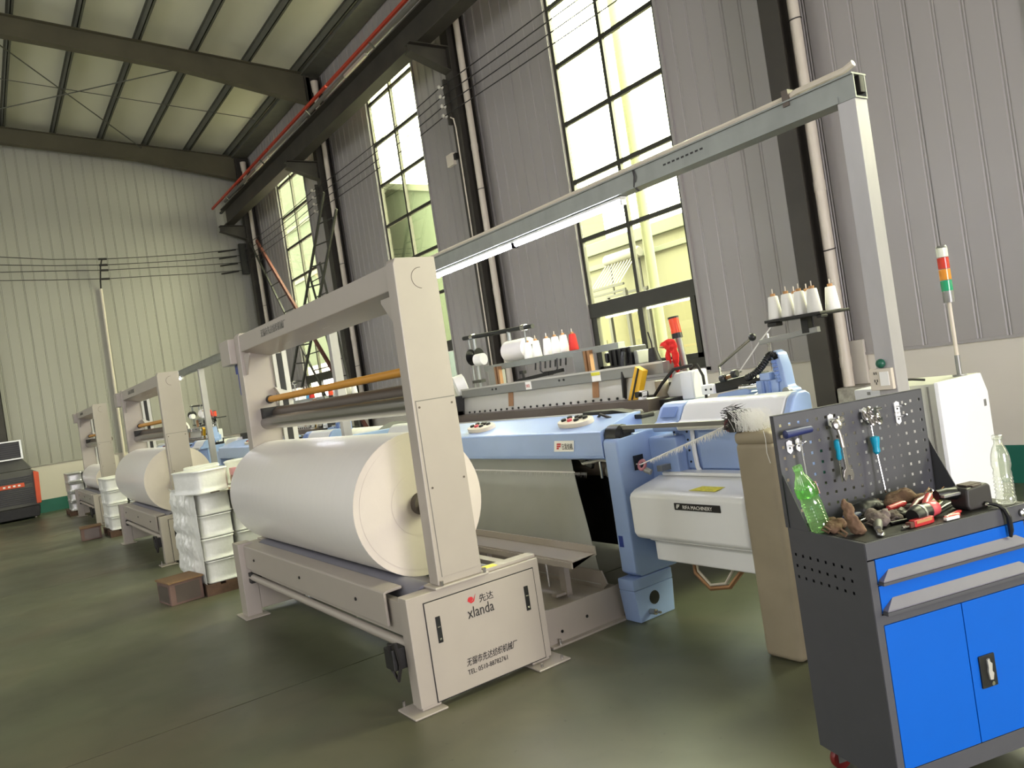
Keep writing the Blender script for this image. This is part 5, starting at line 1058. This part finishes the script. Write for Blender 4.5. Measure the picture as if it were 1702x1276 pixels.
def glove(name, label, u, v, rz, m, s=1., kind=0, seed=0):
    o = onc(name, label, 'glove', u, v, ZT0, rz, group='worn work gloves')
    sh_ = [[((0, 0, .022), (.04, .03, .022)), ((.045, .012, .018), (.03, .012, .013), .3), ((.05, -.008, .016), (.032, .011, .012), -.1), ((.042, -.026, .015), (.028, .010, .012), -.4), ((-.045, .0, .022), (.03, .026, .020)), ((.0, .036, .022), (.013, .028, .012), -.5), ((-.02, -.01, .035), (.03, .02, .016), .4)],
           [((0, 0, .035), (.022, .026, .036)), ((-.006, .012, .075), (.018, .018, .038), 0, .15), ((-.012, .024, .108), (.012, .010, .022), 0, .2), ((.012, -.008, .02), (.022, .022, .022)), ((.004, .024, .06), (.010, .014, .035))],
           [((0, 0, .025), (.045, .04, .025)), ((.03, .03, .03), (.03, .025, .02)), ((-.03, -.02, .02), (.03, .03, .02)), ((.01, -.02, .036), (.03, .02, .02)), ((.05, -.01, .02), (.025, .018, .016))]][kind]
    blob('glove_fabric', [(Vector(c)*s, tuple(q*s for q in r_), *rest) for c, r_, *rest in sh_], m, .0045, .006, 45, o, seed)
    lp(B().tube([Vector((-.062, .022, .02))*s, Vector((-.066, .0, .034))*s, Vector((-.062, -.022, .02))*s, Vector((-.06, -.01, .008))*s], .004, 6, closed=True), 'glove_cuff', m, o)
    return o
glove('work_glove', 'rolled brown work glove beside the green bottle', .055, .20, .3, 'glove', .80, 2, 1)
glove('work_glove', 'brown work glove standing on edge at the front left of the cart', .062, .105, .1, 'glove', .95, 1, 2)
glove('work_glove', 'grey work glove heaped behind the folding knife', 0.20, .15, .5, 'gglove', .95, 2, 3)
glove('work_glove', 'dark tan work glove at the back under the long screwdriver', .43, .285, -.3, 'glove', 1.25, 2, 4)
glove('work_glove', 'limp brown work glove at the back right of the heap', .51, .25, .8, 'glove', .8, 0, 5)
glove('work_glove', 'pale grey glove fingertip heap behind the red mallet', .26, .155, 1.2, 'gglove', .7, 2, 6)
o = onc('peaked_hat', 'black cloth peaked hat lying against the foot of the panel', 'hat', .30, .315, ZT0, .1)
blob('hat_crown', [((0, 0, .02), (.085, .04, .032)), ((.05, -.01, .018), (.05, .04, .018)), ((-.06, -.01, .01), (.05, .03, .012))], 'black', .006, .005, 30, o)
lp(B().prism([(-.11, -.03), (-.06, -.055), (.0, -.05), (.02, -.02), (-.05, .0)], 'z', .002, .006), 'hat_visor', 'black', o, .001)
o = onc('folding_knife', 'dark folding knife with shiny handle at the front edge of the cart', 'knife', .122, .068, ZT0, R(-125))
lp(B().prism([(.0, -.010), (.0, .010), (.055, .012), (.068, .006), (.07, -.004), (.062, -.012)], 'z', .004, .013), 'knife_handle', 'chrome', o, .002)
lp(B().box(.006, .058, -.005, .006, .013, .0145), 'handle_inlay', 'brown', o, smooth=0)
lp(B().tube([(.0, 0, .012), (-.03, .004, .018), (-.06, .012, .022)], [.012, .016, .012], 10), 'knife_bolster', 'coolergrey', o)
o = onc('red_cutter', 'red box cutter with a paper label at the front edge of the cart', 'cutter', .275, .035, ZT0, R(4))
lp(B().box(-.045, .045, -.012, .014, .0, .024), 'cutter_handle', 'redplastic', o, .004)
lp(B().box(-.036, .034, -.013, -.0122, .012, .021), 'cutter_label', 'card', o, smooth=0)
lp(B().prism([(-.045, -.006), (-.045, .008), (-.085, .010), (-.088, -.004)], 'z', .006, .012), 'cutter_blade', 'toolsteel', o, .001)
lp(B().box(-.062, -.044, -.010, .012, .002, .020), 'blade_clamp', 'rust', o, .002)
o = onc('red_mallet', 'red-faced hammer with red handle in the middle of the clutter', 'hammer', .375, .085, ZT0, R(14))
lp(B().tube([(-.035, 0, .03), (-.028, 0, .03), (.012, 0, .03), (.022, 0, .03)], [.022, .027, .026, .018], 16), 'mallet_face', 'pink', o)
lp(B().tube([(-.12, 0, .028), (-.10, 0, .03), (-.035, 0, .03)], [.024, .03, .028], 14), 'mallet_head', 'black', o)
lp(B().tube([(.01, .03, .032), (.05, .05, .036), (.13, .085, .04)], [.012, .013, .014], 12), 'mallet_handle', 'redplastic', o)
lp(B().cyl((-.085, 0, .03), (-.075, 0, .03), .0315, n=14), 'mallet_band', 'grey', o)
o = onc('cordless_drill', 'cordless power tool with black battery block at the right front of the cart', 'drill', .545, .075, ZT0, R(0))
lp(B().prism([(-.045, .0), (.055, .0), (.062, .012), (.060, .075), (.045, .085), (-.05, .078), (-.055, .02)], 'y', -.03, .045), 'battery', 'battdark', o, .009, seg=3)
lp(B().box(-.03, .035, -.012, .030, .082, .0865).box(-.02, .02, -.028, -.012, .080, .0845), 'battery_label', 'brown', o, smooth=0)
lp(B().tube([(-.05, .02, .06), (-.085, .03, .064), (-.12, .035, .064)], [.022, .02, .018], 12), 'tool_grip', 'black', o)
lp(B().box(-.125, -.05, -.005, .012, .058, .068), 'grip_stripe', 'grey', o, .002)
lp(B().tube([(.02, -.03, .018), (.032, -.07, .012), (.040, -.086, -.002), (.048, -.092, -.03), (.05, -.092, -.075), (.047, -.090, -.10)], [.005, .007, .008, .009, .009, .005], 8), 'wrist_strap', 'black', o)
lp(B().lathe([(.006, 0), (.009, .004), (.006, .012)], (.018, -.036, .012), (0, -1, 0), 10), 'strap_stud', 'chrome', o)
o = onc('long_driver', 'long screwdriver with blue grip lying across the back of the cart', 'screwdriver', .165, .245, ZT0, R(8))
lp(B().tube([(-.035, 0, .02), (-.03, 0, .02), (.03, 0, .022), (.05, 0, .023)], [.008, .012, .012, .007], 12), 'handle', 'navy', o)
lp(B().cyl((-.08, -.005, .018), (-.035, 0, .02), .004, n=8), 'blade', 'bronze', o)
o = onc('red_driver', 'screwdriver with red grip and long steel shaft across the tool heap', 'screwdriver', .335, .205, ZT0, R(6))
lp(B().tube([(-.045, 0, .03), (-.04, 0, .03), (.03, 0, .034), (.045, 0, .035)], [.006, .011, .012, .008], 12), 'handle', 'redplastic', o)
lp(B().cyl((-.20, -.02, .022), (-.045, 0, .03), .005, n=8), 'blade', 'chrome', o)
o = onc('red_pliers', 'red-handled pliers with white jaws at the front edge near the hanging strap', 'pliers', .385, .018, ZT0, R(12))
lp(B().tube([(-.03, 0, .010), (.0, .006, .010), (.06, .012, .010), (.075, .012, .010)], [.006, .007, .007, .004], 8).tube([(-.03, .006, .010), (.0, -.004, .011), (.03, -.008, .010)], [.006, .007, .006], 8), 'plier_handle', 'redplastic', o)
lp(B().prism([(-.04, -.008), (.015, -.020), (.02, -.012), (-.035, .008)], 'z', .002, .012), 'plier_jaw', 'label', o, .002)
o = onc('tape_roll', 'small steel socket ring lying at the back right of the cart', 'ring', .575, .285, ZT0, 0)
lp(B().tube([(.018*math.cos(t), .006*math.sin(t), .022+.018*math.sin(t)) for t in (i*2*math.pi/18 for i in range(18))], .006, 8, closed=True), 'ring_body', 'chrome', o)
o = onc('yellow_tag', 'yellow plastic tag behind the cordless tool', 'tag', .535, .20, ZT0, .2)
lp(B().box(-.03, .03, -.012, .012, .02, .028).box(-.03, -.02, -.01, .01, 0, .02), 'tag_plate', 'sticker', o, .002)
o = onc('maroon_rod', 'dark maroon rod lying diagonally across the rear of the tool heap', 'rod', .46, .20, ZT0, R(16))
lp(B().tube([(-.13, -.02, .026), (-.05, 0, .035), (.06, .01, .035), (.12, .02, .03)], [.008, .012, .013, .006], 10), 'rod_body', 'darkred', o)
o = onc('rag_bundle', 'dark oily rag crumpled under the maroon rod', 'rag', .40, .19, ZT0, 0)
blob('rag_fabric', [((0, 0, .012), (.11, .05, .016)), ((.07, .02, .016), (.05, .03, .016)), ((-.08, -.01, .012), (.05, .04, .014))], 'dark', .005, .008, 35, o)
o = onc('straw_tuft', 'tuft of dry yarn ends among the tools at right', 'yarn waste', .53, .235, ZT0, 0)
fr = B(); rnd = random.Random(8)
for k in range(36):
    a = Vector((rnd.uniform(-.03, .0), rnd.uniform(-.02, .02), .02)); e_ = a+Vector((rnd.uniform(-.03, .06), rnd.uniform(-.02, .02), rnd.uniform(-.01, .035)))
    fr.tube([a, (a+e_)/2+Vector((0, 0, .008)), e_], .0016, 4)
lp(fr, 'yarn_ends', 'card', o, kind='stuff')

def rod_item(name, label, cat, u, v, z, rz, L_, r_, m, hm=None):
    o = onc(name, label, cat, u, v, ZT0+z, rz)
    lp(B().tube([(-L_/2, 0, r_), (L_/2, 0, r_)], r_, 8), 'shank', m, o)
    if hm: lp(B().tube([(L_/2, 0, r_*1.4), (L_/2+.012, 0, r_*1.4), (L_/2+.07, 0, r_*1.6), (L_/2+.08, 0, r_*1.6)], [r_*1.6, r_*2.4, r_*2.4, r_*1.4], 10), 'handle', hm, o)
    return o
rod_item('black_screwdriver', 'black-handled screwdriver lying in front of the black hat', 'screwdriver', .24, .225, .0, .12, .13, .004, 'toolsteel', 'black')
rod_item('dark_punch', 'dark steel punch lying behind the red cutter', 'punch', .27, .10, .0, -.1, .12, .007, 'dark')
rod_item('brown_driver', 'brown-handled screwdriver lying behind the red hammer head', 'screwdriver', .38, .155, .012, .35, .11, .004, 'toolsteel', 'darkred')
rod_item('steel_bar', 'thin bright steel bar lying near the back of the tool heap', 'bar', .36, .245, .012, .05, .20, .0045, 'chrome')
o = onc('black_pliers', 'black-handled pliers lying beside the cordless tool', 'pliers', .47, .135, ZT0, .5)
lp(B().tube([(-.05, .004, .012), (.0, .012, .014), (.07, .018, .012)], [.005, .008, .006], 8).tube([(-.05, -.004, .012), (.0, -.012, .014), (.07, -.018, .012)], [.005, .008, .006], 8), 'plier_handle', 'black', o)
lp(B().prism([(-.045, -.010), (-.045, .010), (-.085, .004), (-.085, -.004)], 'z', .008, .018), 'plier_jaw', 'dark', o, .002)
o = onc('hose_coil', 'short coil of dark wire lying at the back of the cart', 'wire', .60, .22, ZT0, 0)
lp(B().tube([(.035*math.cos(t)*(1+.1*math.sin(3*t)), .025*math.sin(t), .006+.004*math.sin(2.3*t)+t*.0008) for t in (i*.35 for i in range(50))], .0025, 5), 'wire_loop', 'wire', o)
